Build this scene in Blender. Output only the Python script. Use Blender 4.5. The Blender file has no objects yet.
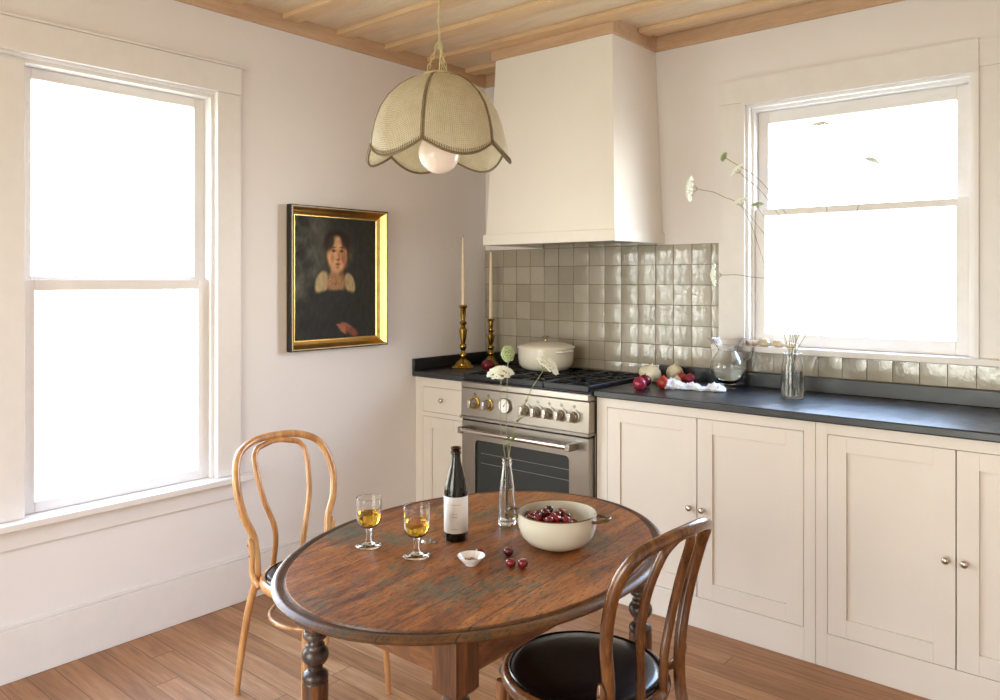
import bpy, math, random
from mathutils import Vector, Matrix, noise
R = random.Random(7)
PI = math.pi
COL = bpy.context.scene.collection

# ---------------------------------------------------------------- helpers
def lin(c):
    out = []
    for v in c:
        v /= 255.0
        out.append(v / 12.92 if v <= 0.04045 else ((v + 0.055) / 1.055) ** 2.4)
    return tuple(out) + (1.0,)

class NT:
    """small wrapper for node trees"""
    def __init__(s, name):
        s.m = bpy.data.materials.new(name); s.m.use_nodes = True
        s.t = s.m.node_tree; s.n = s.t.nodes; s.l = s.t.links
        s.b = s.n['Principled BSDF']; s.out = s.n['Material Output']
    def node(s, typ, **kw):
        n = s.n.new(typ)
        for k, v in kw.items():
            if k in n.inputs.keys(): n.inputs[k].default_value = v
            else: setattr(n, k, v)
        return n
    def link(s, a, b): s.l.new(a, b)
    def coord(s, scale=(1, 1, 1), rot=(0, 0, 0), kind='Object'):
        tc = s.node('ShaderNodeTexCoord'); mp = s.node('ShaderNodeMapping')
        mp.inputs['Scale'].default_value = scale; mp.inputs['Rotation'].default_value = rot
        s.link(tc.outputs[kind], mp.inputs['Vector']); return mp.outputs['Vector']
    def noise(s, vec, scale=5, detail=4, rough=.55, dist=0):
        n = s.node('ShaderNodeTexNoise'); s.link(vec, n.inputs['Vector'])
        n.inputs['Scale'].default_value = scale; n.inputs['Detail'].default_value = detail
        n.inputs['Roughness'].default_value = rough; n.inputs['Distortion'].default_value = dist
        return n.outputs['Fac']
    def ramp(s, fac, stops):
        r = s.node('ShaderNodeValToRGB'); e = r.color_ramp.elements
        while len(e) < len(stops): e.new(0.5)
        for i, (p, c) in enumerate(stops):
            e[i].position = p; e[i].color = c if len(c) == 4 else tuple(c) + (1,)
        s.link(fac, r.inputs['Fac']); return r.outputs['Color']
    def mix(s, fac, a, b, mode='MIX'):
        n = s.node('ShaderNodeMix', data_type='RGBA', blend_type=mode)
        for sock, v in ((n.inputs[0], fac), (n.inputs[6], a), (n.inputs[7], b)):
            if hasattr(v, 'is_linked'): s.link(v, sock)
            else: sock.default_value = v
        return n.outputs[2]
    def math(s, op, a, b=0.0, c=0.0):
        n = s.node('ShaderNodeMath', operation=op)
        for sock, v in zip(n.inputs, (a, b, c)):
            if hasattr(v, 'is_linked'): s.link(v, sock)
            else: sock.default_value = v
        return n.outputs[0]
    def bump(s, h, strength=.2, dist=.01):
        n = s.node('ShaderNodeBump'); n.inputs['Strength'].default_value = strength
        n.inputs['Distance'].default_value = dist; s.link(h, n.inputs['Height'])
        s.link(n.outputs['Normal'], s.b.inputs['Normal'])
    def set(s, **kw):
        for k, v in kw.items():
            sock = s.b.inputs[k.replace('_', ' ')]
            if hasattr(v, 'is_linked'): s.link(v, sock)
            else: sock.default_value = v
        return s

W_ = (0, 0, 0, 1)
def g(v): return (v, v, v, 1)

def plain(name, rgb, rough=.5, metal=0.0, var=.06, scale=18, bump=.0, bdist=.002, **kw):
    n = NT(name); v = n.coord()
    f = n.noise(v, scale, 5)
    c = lin(rgb); d = tuple(x * (1 - var) for x in c[:3]) + (1,); e = tuple(min(1, x * (1 + var)) for x in c[:3]) + (1,)
    n.set(Base_Color=n.ramp(f, [(.3, d), (.7, e)]), Roughness=rough, Metallic=metal, **kw)
    if bump: n.bump(n.noise(v, scale * 4, 4), bump, bdist)
    return n.m

def glassy(name, rgb=(255, 255, 255), rough=.0, ior=1.45, **kw):
    n = NT(name); v = n.coord()
    f = n.noise(v, 30, 2)
    n.set(Base_Color=n.ramp(f, [(0, lin(rgb)), (1, tuple(x * .985 for x in lin(rgb)[:3]) + (1,))]),
          Roughness=rough, IOR=ior, Transmission_Weight=1.0, **kw)
    return n.m

def wood(name, dark, mid, light, stretch=(14, 1, 14), rough=.4, bump=.15, scale=2.2, coat=0, **kw):
    n = NT(name); v = n.coord(stretch)
    a = n.noise(v, scale, 8, .62, .6); b = n.noise(v, scale * 5, 6, .6, .2)
    f = n.math('ADD', n.math('MULTIPLY', a, .7), n.math('MULTIPLY', b, .3))
    n.set(Base_Color=n.ramp(f, [(.33, lin(dark)), (.5, lin(mid)), (.66, lin(light))]), Roughness=rough, Coat_Weight=coat, Coat_Roughness=.15, **kw)
    n.bump(b, bump, .003)
    return n.m

class MB:
    def __init__(s): s.v = []; s.f = []; s.sm = []; s.mi = []; s.cur = 0
    def add(s, vs, fs, smooth=False):
        o = len(s.v); s.v += [tuple(x) for x in vs]; s.f += [[i + o for i in f] for f in fs]
        s.sm += [smooth] * len(fs); s.mi += [s.cur] * len(fs); return s
    def box(s, x0, x1, y0, y1, z0, z1):
        x0, x1 = sorted((x0, x1)); y0, y1 = sorted((y0, y1)); z0, z1 = sorted((z0, z1))
        v = [(x0, y0, z0), (x1, y0, z0), (x1, y1, z0), (x0, y1, z0), (x0, y0, z1), (x1, y0, z1), (x1, y1, z1), (x0, y1, z1)]
        return s.add(v, [[0, 3, 2, 1], [4, 5, 6, 7], [0, 1, 5, 4], [1, 2, 6, 5], [2, 3, 7, 6], [3, 0, 4, 7]])
    def hexa(s, b, t):
        return s.add(list(b) + list(t), [[0, 3, 2, 1], [4, 5, 6, 7], [0, 1, 5, 4], [1, 2, 6, 5], [2, 3, 7, 6], [3, 0, 4, 7]])
    def lathe(s, prof, n=32, c=(0, 0, 0), sx=1, sy=1, axis='z', smooth=True, fn=None):
        vs = []; fs = []
        for (r, z) in prof:
            for k in range(n):
                a = 2 * PI * k / n
                rr = r * (fn(a, z) if fn else 1)
                x, y = rr * math.cos(a) * sx, rr * math.sin(a) * sy
                if axis == 'z': p = (x, y, z)
                elif axis == 'y': p = (x, z, y)
                else: p = (z, x, y)
                vs.append((p[0] + c[0], p[1] + c[1], p[2] + c[2]))
        m = len(prof)
        for i in range(m - 1):
            for k in range(n):
                a, b = i * n + k, i * n + (k + 1) % n
                q = [a, b, b + n, a + n]
                if axis == 'y': q = q[::-1]
                fs.append(q)
        fl = lambda l: l if axis != 'y' else l[::-1]
        ring = abs(prof[0][0] - prof[-1][0]) < 1e-9 and abs(prof[0][1] - prof[-1][1]) < 1e-9
        if prof[0][0] > 1e-6 and not ring: fs.append(fl([k for k in range(n)][::-1]))
        if prof[-1][0] > 1e-6 and not ring: fs.append(fl([(m - 1) * n + k for k in range(n)]))
        return s.add(vs, fs, smooth)
    def sphere(s, c, r, n=20, m=12, sc=(1, 1, 1), jit=None):
        prof = [(math.sin(PI * i / m), -math.cos(PI * i / m)) for i in range(m + 1)]
        prof[0] = (1e-7, -1); prof[-1] = (1e-7, 1)
        vs = []
        for (rr, z) in prof:
            for k in range(n):
                a = 2 * PI * k / n
                p = Vector((rr * math.cos(a), rr * math.sin(a), z))
                j = 1 + (jit(p) if jit else 0)
                vs.append((c[0] + p.x * r * sc[0] * j, c[1] + p.y * r * sc[1] * j, c[2] + p.z * r * sc[2] * j))
        fs = [[i * n + k, i * n + (k + 1) % n, (i + 1) * n + (k + 1) % n, (i + 1) * n + k] for i in range(m) for k in range(n)]
        return s.add(vs, fs, True)
    def tube(s, pts, rad, n=10, closed=False, caps=True, flat=None):
        P = [Vector(p) for p in pts]; m = len(P)
        rad = rad if isinstance(rad, (list, tuple)) else [rad] * m
        T = []
        for i in range(m):
            if closed: t = P[(i + 1) % m] - P[i - 1]
            else: t = P[min(i + 1, m - 1)] - P[max(i - 1, 0)]
            T.append(t.normalized() if t.length > 1e-9 else Vector((0, 0, 1)))
        ref = Vector((0, 0, 1)) if abs(T[0].z) < .9 else Vector((0, 1, 0))
        N = (ref - T[0] * ref.dot(T[0])).normalized(); vs = []
        for i in range(m):
            N = (N - T[i] * N.dot(T[i]))
            N = N.normalized() if N.length > 1e-6 else T[i].orthogonal().normalized()
            B = T[i].cross(N)
            for k in range(n):
                a = 2 * PI * k / n
                vs.append(P[i] + (N * math.cos(a) * (flat or 1) + B * math.sin(a)) * rad[i])
        fs = []
        for i in range(m if closed else m - 1):
            j = (i + 1) % m
            for k in range(n):
                fs.append([i * n + k, i * n + (k + 1) % n, j * n + (k + 1) % n, j * n + k])
        if not closed and caps:
            fs.append(list(range(n))[::-1]); fs.append([(m - 1) * n + k for k in range(n)])
        return s.add(vs, fs, True)
    def build(s, name, mat, parent=None, world=False, bevel=0, segs=2, sub=0, solid=0, autos=False):
        off = parent_world(parent) if (parent and world) else Vector((0, 0, 0))
        me = bpy.data.meshes.new(name)
        me.from_pydata([tuple(Vector(v) - off) for v in s.v], [], s.f)
        for p, sm, mi in zip(me.polygons, s.sm, s.mi): p.use_smooth = sm; p.material_index = mi
        me.update()
        o = bpy.data.objects.new(name, me); COL.objects.link(o)
        for m in (mat if isinstance(mat, (list, tuple)) else [mat]): me.materials.append(m)
        if parent: o.parent = parent
        if solid:
            md = o.modifiers.new('Solidify', 'SOLIDIFY'); md.thickness = solid; md.offset = 0
        if bevel:
            md = o.modifiers.new('Bevel', 'BEVEL'); md.width = bevel; md.segments = segs; md.limit_method = 'ANGLE'; md.angle_limit = .6
            md.harden_normals = False
            for p in me.polygons: p.use_smooth = True
            me.set_sharp_from_angle(angle=.9) if hasattr(me, 'set_sharp_from_angle') else None
        if sub:
            md = o.modifiers.new('Subdivision', 'SUBSURF'); md.levels = sub; md.render_levels = sub
        if autos or (any(s.sm) and not bevel): me.set_sharp_from_angle(angle=.8)
        return o

def parent_world(p):
    v = Vector((0, 0, 0))
    while p: v += p.location; p = p.parent
    return v
def thing(name, label, cat, loc=(0, 0, 0), rz=0, group=None):
    o = bpy.data.objects.new(name, None); COL.objects.link(o); o.empty_display_size = .05
    o.location = loc; o.rotation_euler = (0, 0, rz); return tag(o, label, cat, group)
def tag(o, label, cat, group=None):
    o['label'] = label; o['category'] = cat
    if group: o['group'] = group
    return o
def struct(name, mb, mat, **kw):
    o = mb.build(name, mat, **kw); o['kind'] = 'structure'; return o
def copy_tree(o, parent=None):
    c = o.copy(); COL.objects.link(c); c.parent = parent
    for ch in [x for x in list(COL.objects) if x.parent == o]: copy_tree(ch, c)
    return c
def cr(pts, n=8, closed=False):
    P = [Vector(p) for p in pts]; out = []
    if closed: Q = [P[-1]] + P + [P[0], P[1]]
    else: Q = [2 * P[0] - P[1]] + P + [2 * P[-1] - P[-2]]
    for i in range(1, len(Q) - 2):
        a, b, c, d = Q[i - 1:i + 3]
        for k in range(n):
            t = k / n
            out.append(.5 * (2 * b + (c - a) * t + (2 * a - 5 * b + 4 * c - d) * t * t + (3 * b - a - 3 * c + d) * t ** 3))
    if not closed: out.append(Q[-2])
    return out

# ---------------------------------------------------------------- materials
def wall_mat():
    n = NT('plaster_paint'); v = n.coord()
    f = n.noise(v, 1.6, 5, .6)
    n.set(Base_Color=n.ramp(f, [(.3, lin((228, 223, 220))), (.7, lin((232, 227, 225)))]), Roughness=.62)
    n.bump(n.noise(v, 60, 5), .05, .003); return n.m
M_wall = wall_mat()
M_trimw = plain('trim_paint', (228, 223, 219), .4, var=.02)
M_hood = plain('hood_plaster', (235, 229, 219), .55, var=.02, scale=3, bump=.04)
M_cab = plain('cabinet_paint', (222, 213, 201), .38, var=.02, scale=4)
M_ceil = wood('ceiling_plywood', (206, 180, 150), (218, 196, 166), (228, 208, 180), (1.2, 6, 6), .5, .03, 1.6)
M_batten = wood('ceiling_batten_wood', (200, 164, 124), (214, 180, 140), (224, 192, 152), (1.2, 10, 10), .45, .03, 1.8)
M_fasc_y = wood('fascia_wood_lengthwise', (186, 152, 120), (200, 166, 134), (212, 180, 148), (10, 1.2, 10), .45, .03, 1.8)
M_fasc_x = wood('fascia_wood_crosswise', (186, 152, 120), (200, 166, 134), (212, 180, 148), (1.2, 10, 10), .45, .03, 1.8)

def floor_mat():
    n = NT('pine_floorboards')
    v = n.coord()
    sep = n.node('ShaderNodeSeparateXYZ'); n.link(v, sep.inputs[0])
    W = .088
    row = n.math('FLOOR', n.math('DIVIDE', sep.outputs['Y'], W))
    wn = n.node('ShaderNodeTexWhiteNoise', noise_dimensions='1D'); n.link(row, wn.inputs['W'])
    xo = n.math('ADD', n.math('DIVIDE', sep.outputs['X'], 1.15), n.math('MULTIPLY', wn.outputs['Value'], 7.3))
    colx = n.math('FLOOR', xo)
    wn2 = n.node('ShaderNodeTexWhiteNoise', noise_dimensions='2D')
    cb = n.node('ShaderNodeCombineXYZ'); n.link(row, cb.inputs[0]); n.link(colx, cb.inputs[1]); n.link(cb.outputs[0], wn2.inputs['Vector'])
    gv = n.node('ShaderNodeVectorMath', operation='MULTIPLY_ADD'); n.link(v, gv.inputs[0])
    gv.inputs[1].default_value = (1.5, 22, 1); n.link(wn2.outputs['Color'], gv.inputs[2])
    gr = n.noise(gv.outputs[0], 2.2, 9, .62, .5); fine = n.noise(gv.outputs[0], 9, 6, .6)
    f = n.math('ADD', n.math('MULTIPLY', gr, .6), n.math('ADD', n.math('MULTIPLY', fine, .25), n.math('MULTIPLY', wn2.outputs['Value'], .15)))
    c = n.ramp(f, [(.32, lin((128, 86, 52))), (.5, lin((162, 114, 74))), (.66, lin((184, 140, 98)))])
    fy = n.math('FRACT', n.math('DIVIDE', sep.outputs['Y'], W)); gy = n.math('ABSOLUTE', n.math('SUBTRACT', fy, .5))
    fx = n.math('FRACT', xo); gx = n.math('ABSOLUTE', n.math('SUBTRACT', fx, .5))
    gap = n.math('MAXIMUM', n.math('GREATER_THAN', gy, .485), n.math('GREATER_THAN', gx, .4985))
    c2 = n.mix(n.math('MULTIPLY', gap, .75), c, lin((70, 42, 26)))
    n.set(Base_Color=c2, Roughness=n.math('ADD', n.math('MULTIPLY', fine, .25), .3))
    n.bump(n.math('SUBTRACT', n.math('MULTIPLY', fine, .15), gap), .25, .003)
    return n.m
M_floor = floor_mat()

def tile_mat():
    n = NT('glazed_square_tile'); v = n.coord()
    ge = n.node('ShaderNodeNewGeometry'); rnd = ge.outputs['Random Per Island']
    f = n.math('ADD', n.math('MULTIPLY', rnd, .7), n.math('MULTIPLY', n.noise(v, 16, 5), .3))
    n.set(Base_Color=n.ramp(f, [(.1, lin((150, 141, 124))), (.5, lin((162, 153, 136))), (.9, lin((176, 167, 151)))]),
          Roughness=.06, Coat_Weight=.6, Coat_Roughness=.03, IOR=1.55)
    vv = n.node('ShaderNodeVectorMath', operation='MULTIPLY_ADD'); n.link(v, vv.inputs[0]); vv.inputs[1].default_value = (1, 1, .55)
    sc = n.node('ShaderNodeVectorMath', operation='SCALE'); cmb = n.node('ShaderNodeCombineXYZ')
    for i in range(3): n.link(rnd, cmb.inputs[i])
    n.link(cmb.outputs[0], sc.inputs[0]); sc.inputs['Scale'].default_value = 9; n.link(sc.outputs[0], vv.inputs[2])
    n.bump(n.noise(vv.outputs[0], 40, 5, .6, 1.2), .4, .004)
    return n.m
M_tile = tile_mat()
M_grout = plain('tile_grout', (106, 93, 70), .8)

def stone_mat():
    n = NT('dark_soapstone'); v = n.coord()
    f = n.noise(v, 9, 8, .65, .6)
    n.set(Base_Color=n.ramp(f, [(.3, lin((14, 16, 18))), (.6, lin((24, 27, 30))), (.8, lin((44, 48, 50)))]), Roughness=n.ramp(n.noise(v, 14, 4), [(.3, g(.28)), (.7, g(.42))]), Specular_IOR_Level=.8)
    return n.m
M_stone = stone_mat()

def steel(name, rgb=(158, 150, 139), rough=.34, stretch=(1, 60, 60)):
    n = NT(name); v = n.coord(stretch)
    f = n.noise(v, 6, 5)
    c = lin(rgb); n.set(Base_Color=c, Metallic=1.0, Roughness=n.ramp(f, [(.3, g(rough * .85)), (.7, g(rough * 1.2))]))
    return n.m
M_steel = steel('brushed_steel'); M_grip = steel('knob_steel', (150, 143, 132), .36)
M_steel2 = steel('polished_steel', (205, 198, 188), .2)
M_iron = plain('cast_iron', (13, 15, 20), .34, var=.15, scale=60, bump=.1, Specular_IOR_Level=.45)
M_black = plain('black_enamel', (12, 12, 13), .25)
M_darkglass = plain('dark_oven_glass', (52, 54, 51), .1, var=0.01, Specular_IOR_Level=.35)
M_brass = plain('aged_brass', (172, 138, 66), .24, 1.0, var=.25, scale=30, bump=.08)
M_candle = plain('ivory_wax', (240, 218, 184), .45, Subsurface_Weight=.15)
M_wick = plain('burnt_wick', (30, 26, 24), .8)
M_enamel = plain('cream_enamel', (226, 218, 198), .18, var=.015, Coat_Weight=.4)
M_pot = plain('grey_white_enamel', (215, 208, 188), .16, var=.02, Coat_Weight=.5)
M_olive = plain('bronze_handle', (112, 94, 60), .3, .7)
M_gold = plain('gilt_wood', (214, 178, 112), .3, 1.0, var=.14, scale=20, bump=.05)
M_goldl = plain('pale_gilt', (250, 232, 190), .3, .6, var=.05)
M_blackw = plain('ebonised_wood', (20, 18, 15), .3)
M_nickel = plain('nickel', (200, 192, 178), .18, 1.0)
M_leather = plain('black_leather', (10, 9, 11), .24, var=.2, scale=120, bump=.06, bdist=.001, Specular_IOR_Level=.6)
M_bent = wood('honey_bentwood', (150, 96, 50), (188, 134, 80), (214, 166, 110), (9, 9, 1.3), .3, .05, 2.5, coat=.4)
M_bentd = wood('dark_bentwood', (58, 32, 15), (102, 62, 29), (138, 90, 48), (9, 9, 1.3), .26, .07, 2.5, coat=.5)
M_legw = wood('old_oak_red', (48, 27, 14), (96, 57, 28), (144, 92, 48), (12, 12, 1.2), .42, .25, 2.2)
M_apron = wood('old_oak_apron', (64, 38, 20), (110, 68, 36), (146, 96, 54), (2, 3, 9), .45, .2, 2.2)
M_ring = wood('worn_dark_turning', (34, 24, 20), (66, 50, 42), (104, 82, 68), (6, 6, 6), .3, .1, 5)
M_glass = glassy('clear_glass')
M_bottle = glassy('brown_bottle_glass', (74, 46, 12), ior=1.5)
M_bottled = glassy('dark_wine', (70, 44, 6), ior=1.36)
M_wine = glassy('golden_wine', (250, 208, 84), ior=1.34)
M_water = glassy('water', (236, 240, 236), ior=1.33)
M_label = plain('paper_label', (238, 236, 232), .6, var=.01)
M_ink = plain('grey_print', (120, 118, 116), .7)
def cherry_mat():
    n = NT('cherry_skin'); oi = n.node('ShaderNodeObjectInfo')
    f = n.math('ADD', n.math('MULTIPLY', oi.outputs['Random'], .7), n.math('MULTIPLY', n.noise(n.coord(), 60, 3), .3))
    n.set(Base_Color=n.ramp(f, [(.2, lin((54, 6, 14))), (.6, lin((104, 12, 22))), (.9, lin((160, 24, 34)))]), Roughness=.12, Coat_Weight=.5); return n.m
M_cherry = cherry_mat()
M_cstem = plain('cherry_stem', (138, 128, 62), .5)
M_red = plain('red_onion_skin', (140, 34, 58), .22, var=.35, scale=40)
M_redd = plain('dark_red_onion_skin', (104, 20, 34), .22, var=.35, scale=40)
M_redo = plain('orange_red_onion_skin', (164, 52, 44), .24, var=.3, scale=40)
M_white = plain('white_onion_skin', (228, 220, 190), .35, var=.07, scale=50)
M_garlic = plain('garlic_skin', (236, 226, 204), .4, var=.05, scale=50)
M_cloth = plain('white_cotton', (232, 234, 240), .85, var=.05, scale=90, bump=.3)
M_flower = plain('white_florets', (238, 240, 226), .6, var=.04, scale=200)
M_green = plain('green_umbel', (172, 184, 134), .6, var=.25, scale=200)
M_stem = plain('green_stem', (140, 134, 92), .5)
M_leafg = plain('thin_leaf', (110, 128, 62), .5)
M_shell = plain('pale_beach_stone', (208, 190, 160), .5, var=.12, scale=30)
M_dish = plain('white_porcelain', (240, 238, 234), .14, var=.01, Coat_Weight=.4)
M_flake = plain('pink_peppercorn', (136, 52, 48), .5, var=.3, scale=200)
M_tin = plain('tin', (180, 178, 172), .25, 1.0)

def pane_mat(name='window_pane_glass'):
    n = NT(name); tr = n.node('ShaderNodeBsdfTransparent'); gl = n.node('ShaderNodeBsdfGlossy')
    gl.inputs['Roughness'].default_value = .02; tr.inputs['Color'].default_value = (.97, .98, .98, 1)
    fr = n.node('ShaderNodeLayerWeight'); fr.inputs['Blend'].default_value = .5
    mx = n.node('ShaderNodeMixShader'); n.link(n.math('MULTIPLY_ADD', n.math('POWER', fr.outputs['Facing'], 5.0), .5, .03), mx.inputs[0]); n.link(tr.outputs[0], mx.inputs[1]); n.link(gl.outputs[0], mx.inputs[2])
    n.link(mx.outputs[0], n.out.inputs['Surface']); return n.m
M_pane = pane_mat()

# ---------------------------------------------------------------- room shell
CZ = 2.605     # ceiling
struct('floor', MB().box(-.12, 4.3, -5.6, .12, -.05, 0), M_floor)
struct('ceiling', MB().box(-.12, 4.3, -5.6, .12, CZ, CZ + .1), M_ceil)
# left wall with a window opening
LY0, LY1, LZ0, LZ1 = -3.3, -1.735, .56, 2.185
struct('wall_left', MB().box(-.12, 0, LY1, .12, 0, CZ).box(-.12, 0, -5.6, LY0, 0, CZ).box(-.12, 0, LY0, LY1, 0, LZ0).box(-.12, 0, LY0, LY1, LZ1, CZ), M_wall)
# back wall with a window opening
WX0, WX1, WZ0, WZ1 = 1.617, 2.50, 1.10, 2.187
struct('wall_back', MB().box(0, WX0, 0, .12, 0, CZ).box(WX1, 4.3, 0, .12, 0, CZ).box(WX0, WX1, 0, .12, 0, WZ0).box(WX0, WX1, 0, .12, WZ1, CZ), M_wall)
struct('wall_right', MB().box(4.18, 4.3, -5.6, 0, 0, CZ), M_wall)
struct('wall_front_unseen', MB().box(0, .7, -5.6, -5.48, 0, CZ).box(2.6, 4.18, -5.6, -5.48, 0, CZ).box(.7, 2.6, -5.6, -5.48, 2.15, CZ), M_wall)  # unseen wall added behind the camera; its opening limits the daylight from there
struct('baseboard_left', MB().box(0, .014, -5.48, -.60, 0, .185).box(0, .009, -5.48, -.60, .185, .2), M_trimw, bevel=.003)
# ceiling battens and fascia
k = 0
y = -.155
while y > -5.5:
    k += 1
    x0 = 1.15 if y > -.42 else .02
    m = MB()
    if y > -.2: m.box(.02, .40, y - .045, y + .045, CZ - .022, CZ).box(1.15, 4.18, y - .045, y + .045, CZ - .022, CZ)
    elif y > -.5: m.box(.02, 4.18, y - .045, y + .045, CZ - .022, CZ) if y - .045 < -.45 else m.box(.02, .40, y - .045, y + .045, CZ - .022, CZ)
    else: m.box(.02, 4.18, y - .045, y + .045, CZ - .022, CZ)
    if m.v: struct('trim_%d' % k, m, M_batten, bevel=.002)
    y -= .3045
FZ = 2.534
struct('trim_left', MB().box(0, .02, -5.6, 0, FZ, CZ), M_fasc_y, bevel=.0015)
struct('trim_back', MB().box(.02, .424, -.02, 0, FZ, CZ).box(1.127, 4.18, -.02, 0, FZ, CZ), M_fasc_x, bevel=.0015)

# range hood (plastered chimney) : a fixed thing
hood = thing('range_hood', 'tapered cream plaster range hood over the stove, wood fascia at its top', 'range hood', (.785, -.2, 1.577))
m = MB()
m.hexa([(.400, -.452, 1.63), (1.172, -.452, 1.63), (1.172, 0, 1.63), (.400, 0, 1.63)],
       [(.424, -.398, CZ - .001), (1.127, -.398, CZ - .001), (1.127, 0, CZ - .001), (.424, 0, CZ - .001)])
m.build('hood_body', M_hood, hood, world=True, bevel=.003)
m = MB()
bx = [(.389, 1.182, -.463, -.42), (.389, .43, -.42, 0), (1.14, 1.182, -.42, 0)]
for a, b, c, d in bx: m.box(a, b, c, d, 1.577, 1.6305)
m.build('bottom_band', M_hood, hood, world=True, bevel=.0015)
MB().box(.43, 1.14, -.42, -.002, 1.60, 1.612).box(.5, 1.06, -.36, -.08, 1.592, 1.6).build('steel_insert', M_steel, hood, world=True)
m = MB()
m.box(.404, 1.147, -.42, -.398, FZ, CZ - .001).box(.404, .4235, -.398, -.0205, FZ, CZ - .001).box(1.1275, 1.147, -.398, -.0205, FZ, CZ - .001)
m.build('wood_fascia', M_fasc_x, hood, world=True, bevel=.0015)

# tiles
def tiles():
    m = MB(); s = .09904; X0 = .1426; rr = random.Random(3)
    gap = .0030; ZT = 1.5727
    cols = []
    x = X0
    while x > 0.002: x -= s
    while x < 2.72:
        cols.append((max(x, .0025), x + s)); x += s
    def tile(x0, x1, z0, z1):
        if x1 - x0 < .012 or z1 - z0 < .012: return
        x0 += gap / 2; x1 -= gap / 2; z0 += gap / 2; z1 -= gap / 2
        j = lambda a=.0006: rr.uniform(-a, a)
        b = .0022; yb = -.003
        tx, tz = rr.uniform(-.018, .018), rr.uniform(-.018, .018)
        cx, cz = (x0 + x1) / 2, (z0 + z1) / 2
        P = [(x0 + j(), z0 + j()), (x1 + j(), z0 + j()), (x1 + j(), z1 + j()), (x0 + j(), z1 + j())]
        N = 4
        # front grid, slightly pillowed
        vs = []; fs = []
        for a in range(N + 1):
            for c in range(N + 1):
                u, w = a / N, c / N
                px = (P[0][0] * (1 - u) + P[1][0] * u) * (1 - w) + (P[3][0] * (1 - u) + P[2][0] * u) * w
                pz = (P[0][1] * (1 - u) + P[1][1] * u) * (1 - w) + (P[3][1] * (1 - u) + P[2][1] * u) * w
                e = 1 - max(abs(2 * u - 1), abs(2 * w - 1)) ** 8
                vs.append((px, -.0065 - .0022 * e + (px - cx) * tx + (pz - cz) * tz + j(.00012), pz))
        for a in range(N):
            for c in range(N):
                i = a * (N + 1) + c; fs.append([i, i + N + 1, i + N + 2, i + 1])
        o = len(vs)
        ring = [a * (N + 1) for a in range(N + 1)] + [N * (N + 1) + c for c in range(1, N + 1)] + [a * (N + 1) + N for a in range(N - 1, -1, -1)] + [c for c in range(N - 1, 0, -1)]
        for i in ring: vs.append((vs[i][0], -.002, vs[i][2]))
        for q in range(len(ring)):
            q2 = (q + 1) % len(ring); fs.append([ring[q2], ring[q], o + q, o + q2])
        m.add(vs, fs, True)
    for (x0, x1) in cols:
        z1 = ZT
        while z1 > .90:
            z0 = z1 - s
            lim = .903 if x0 < 1.15 and x0 > .36 else .979
            a, b = x0, x1
            if z1 < 1.07 or x1 <= 1.475 or x0 < 1.475:
                if x0 < 1.475 and x1 > 1.475:
                    if z0 > 1.06: b = 1.4755
                if x0 >= 1.46 and z0 > 1.07: pass
                elif x0 >= 1.475 and z1 > 1.076:
                    tile(a, b, max(z0, lim), min(z1, 1.07))
                else: tile(a, b, max(z0, lim), z1)
            elif z0 < 1.07: tile(a, b, max(z0, lim), 1.07)
            z1 = z0
        if .389 <= (x0 + x1) / 2 <= 1.19: tile(max(x0, .43), min(x1, 1.139), ZT, 1.599)
    return m
t = tiles().build('trim_tiles', M_tile, autos=True); t['kind'] = 'structure'
m = MB().box(.002, 1.4755, -.004, -.0001, .90, 1.573).box(.43, 1.139, -.004, -.0001, 1.573, 1.599).box(1.4755, 2.71, -.004, -.0001, .90, 1.07)
struct('trim_grout', m, M_grout)

# back window
def window_back():
    m = MB()
    m.box(1.473, 1.588, -.018, 0, 1.10, 2.215); m.box(2.53, 2.645, -.018, 0, 1.10, 2.215)
    m.box(1.473, 1.5875, -.024, 0, 2.2155, 2.318); m.box(1.5885, 2.5295, -.030, 0, 2.2005, 2.322); m.box(2.53, 2.645, -.024, 0, 2.2155, 2.318)
    m.box(1.588, 1.603, -.030, 0, 1.10, 2.2); m.box(2.515, 2.53, -.030, 0, 1.10, 2.2)
    m.box(1.603, 1.617, -.014, 0, 1.10, 2.187); m.box(2.501, 2.515, -.014, 0, 1.10, 2.187)
    m.box(1.603, 2.515, -.014, 0, 2.187, 2.2)
    struct('window_1', m, M_trimw)
    m = MB()
    m.box(WX0, WX0 + .012, .02, .12, 1.10, WZ1).box(WX1 - .012, WX1, .02, .12, 1.10, WZ1).box(WX0 + .012, WX1 - .012, .02, .12, WZ1 - .012, WZ1)
    struct('window_2', m, M_trimw)
    # lower sash (inner), upper sash (outer)
    def sash(y0, y1, z0, z1, st, top, bot):
        m = MB(); a, b = WX0 + .0125, WX1 - .0125
        m.box(a, a + st, y0, y1, z0, z1).box(b - st, b, y0, y1, z0, z1)
        m.box(a + st, b - st, y0, y1, z1 - top, z1).box(a + st, b - st, y0, y1, z0, z0 + bot); return m, (a + st, b - st)
    m, e = sash(.03, .06, 1.101, 1.722, .045, .03, .055); struct('window_3', m, M_trimw, bevel=.002)
    struct('window_4', MB().box(e[0], e[1], .043, .047, 1.156, 1.692), M_pane)
    m, e = sash(.065, .095, 1.695, 2.174, .048, .055, .03); struct('window_5', m, M_trimw, bevel=.002)
    struct('window_6', MB().box(e[0], e[1], .078, .082, 1.725, 2.119), M_pane)
    struct('trim_sill', MB().box(1.45, 2.67, -.055, 0, 1.072, 1.0995).box(WX0, WX1, 0, .119, 1.06, 1.0995), M_trimw, bevel=.004)
window_back()
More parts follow.
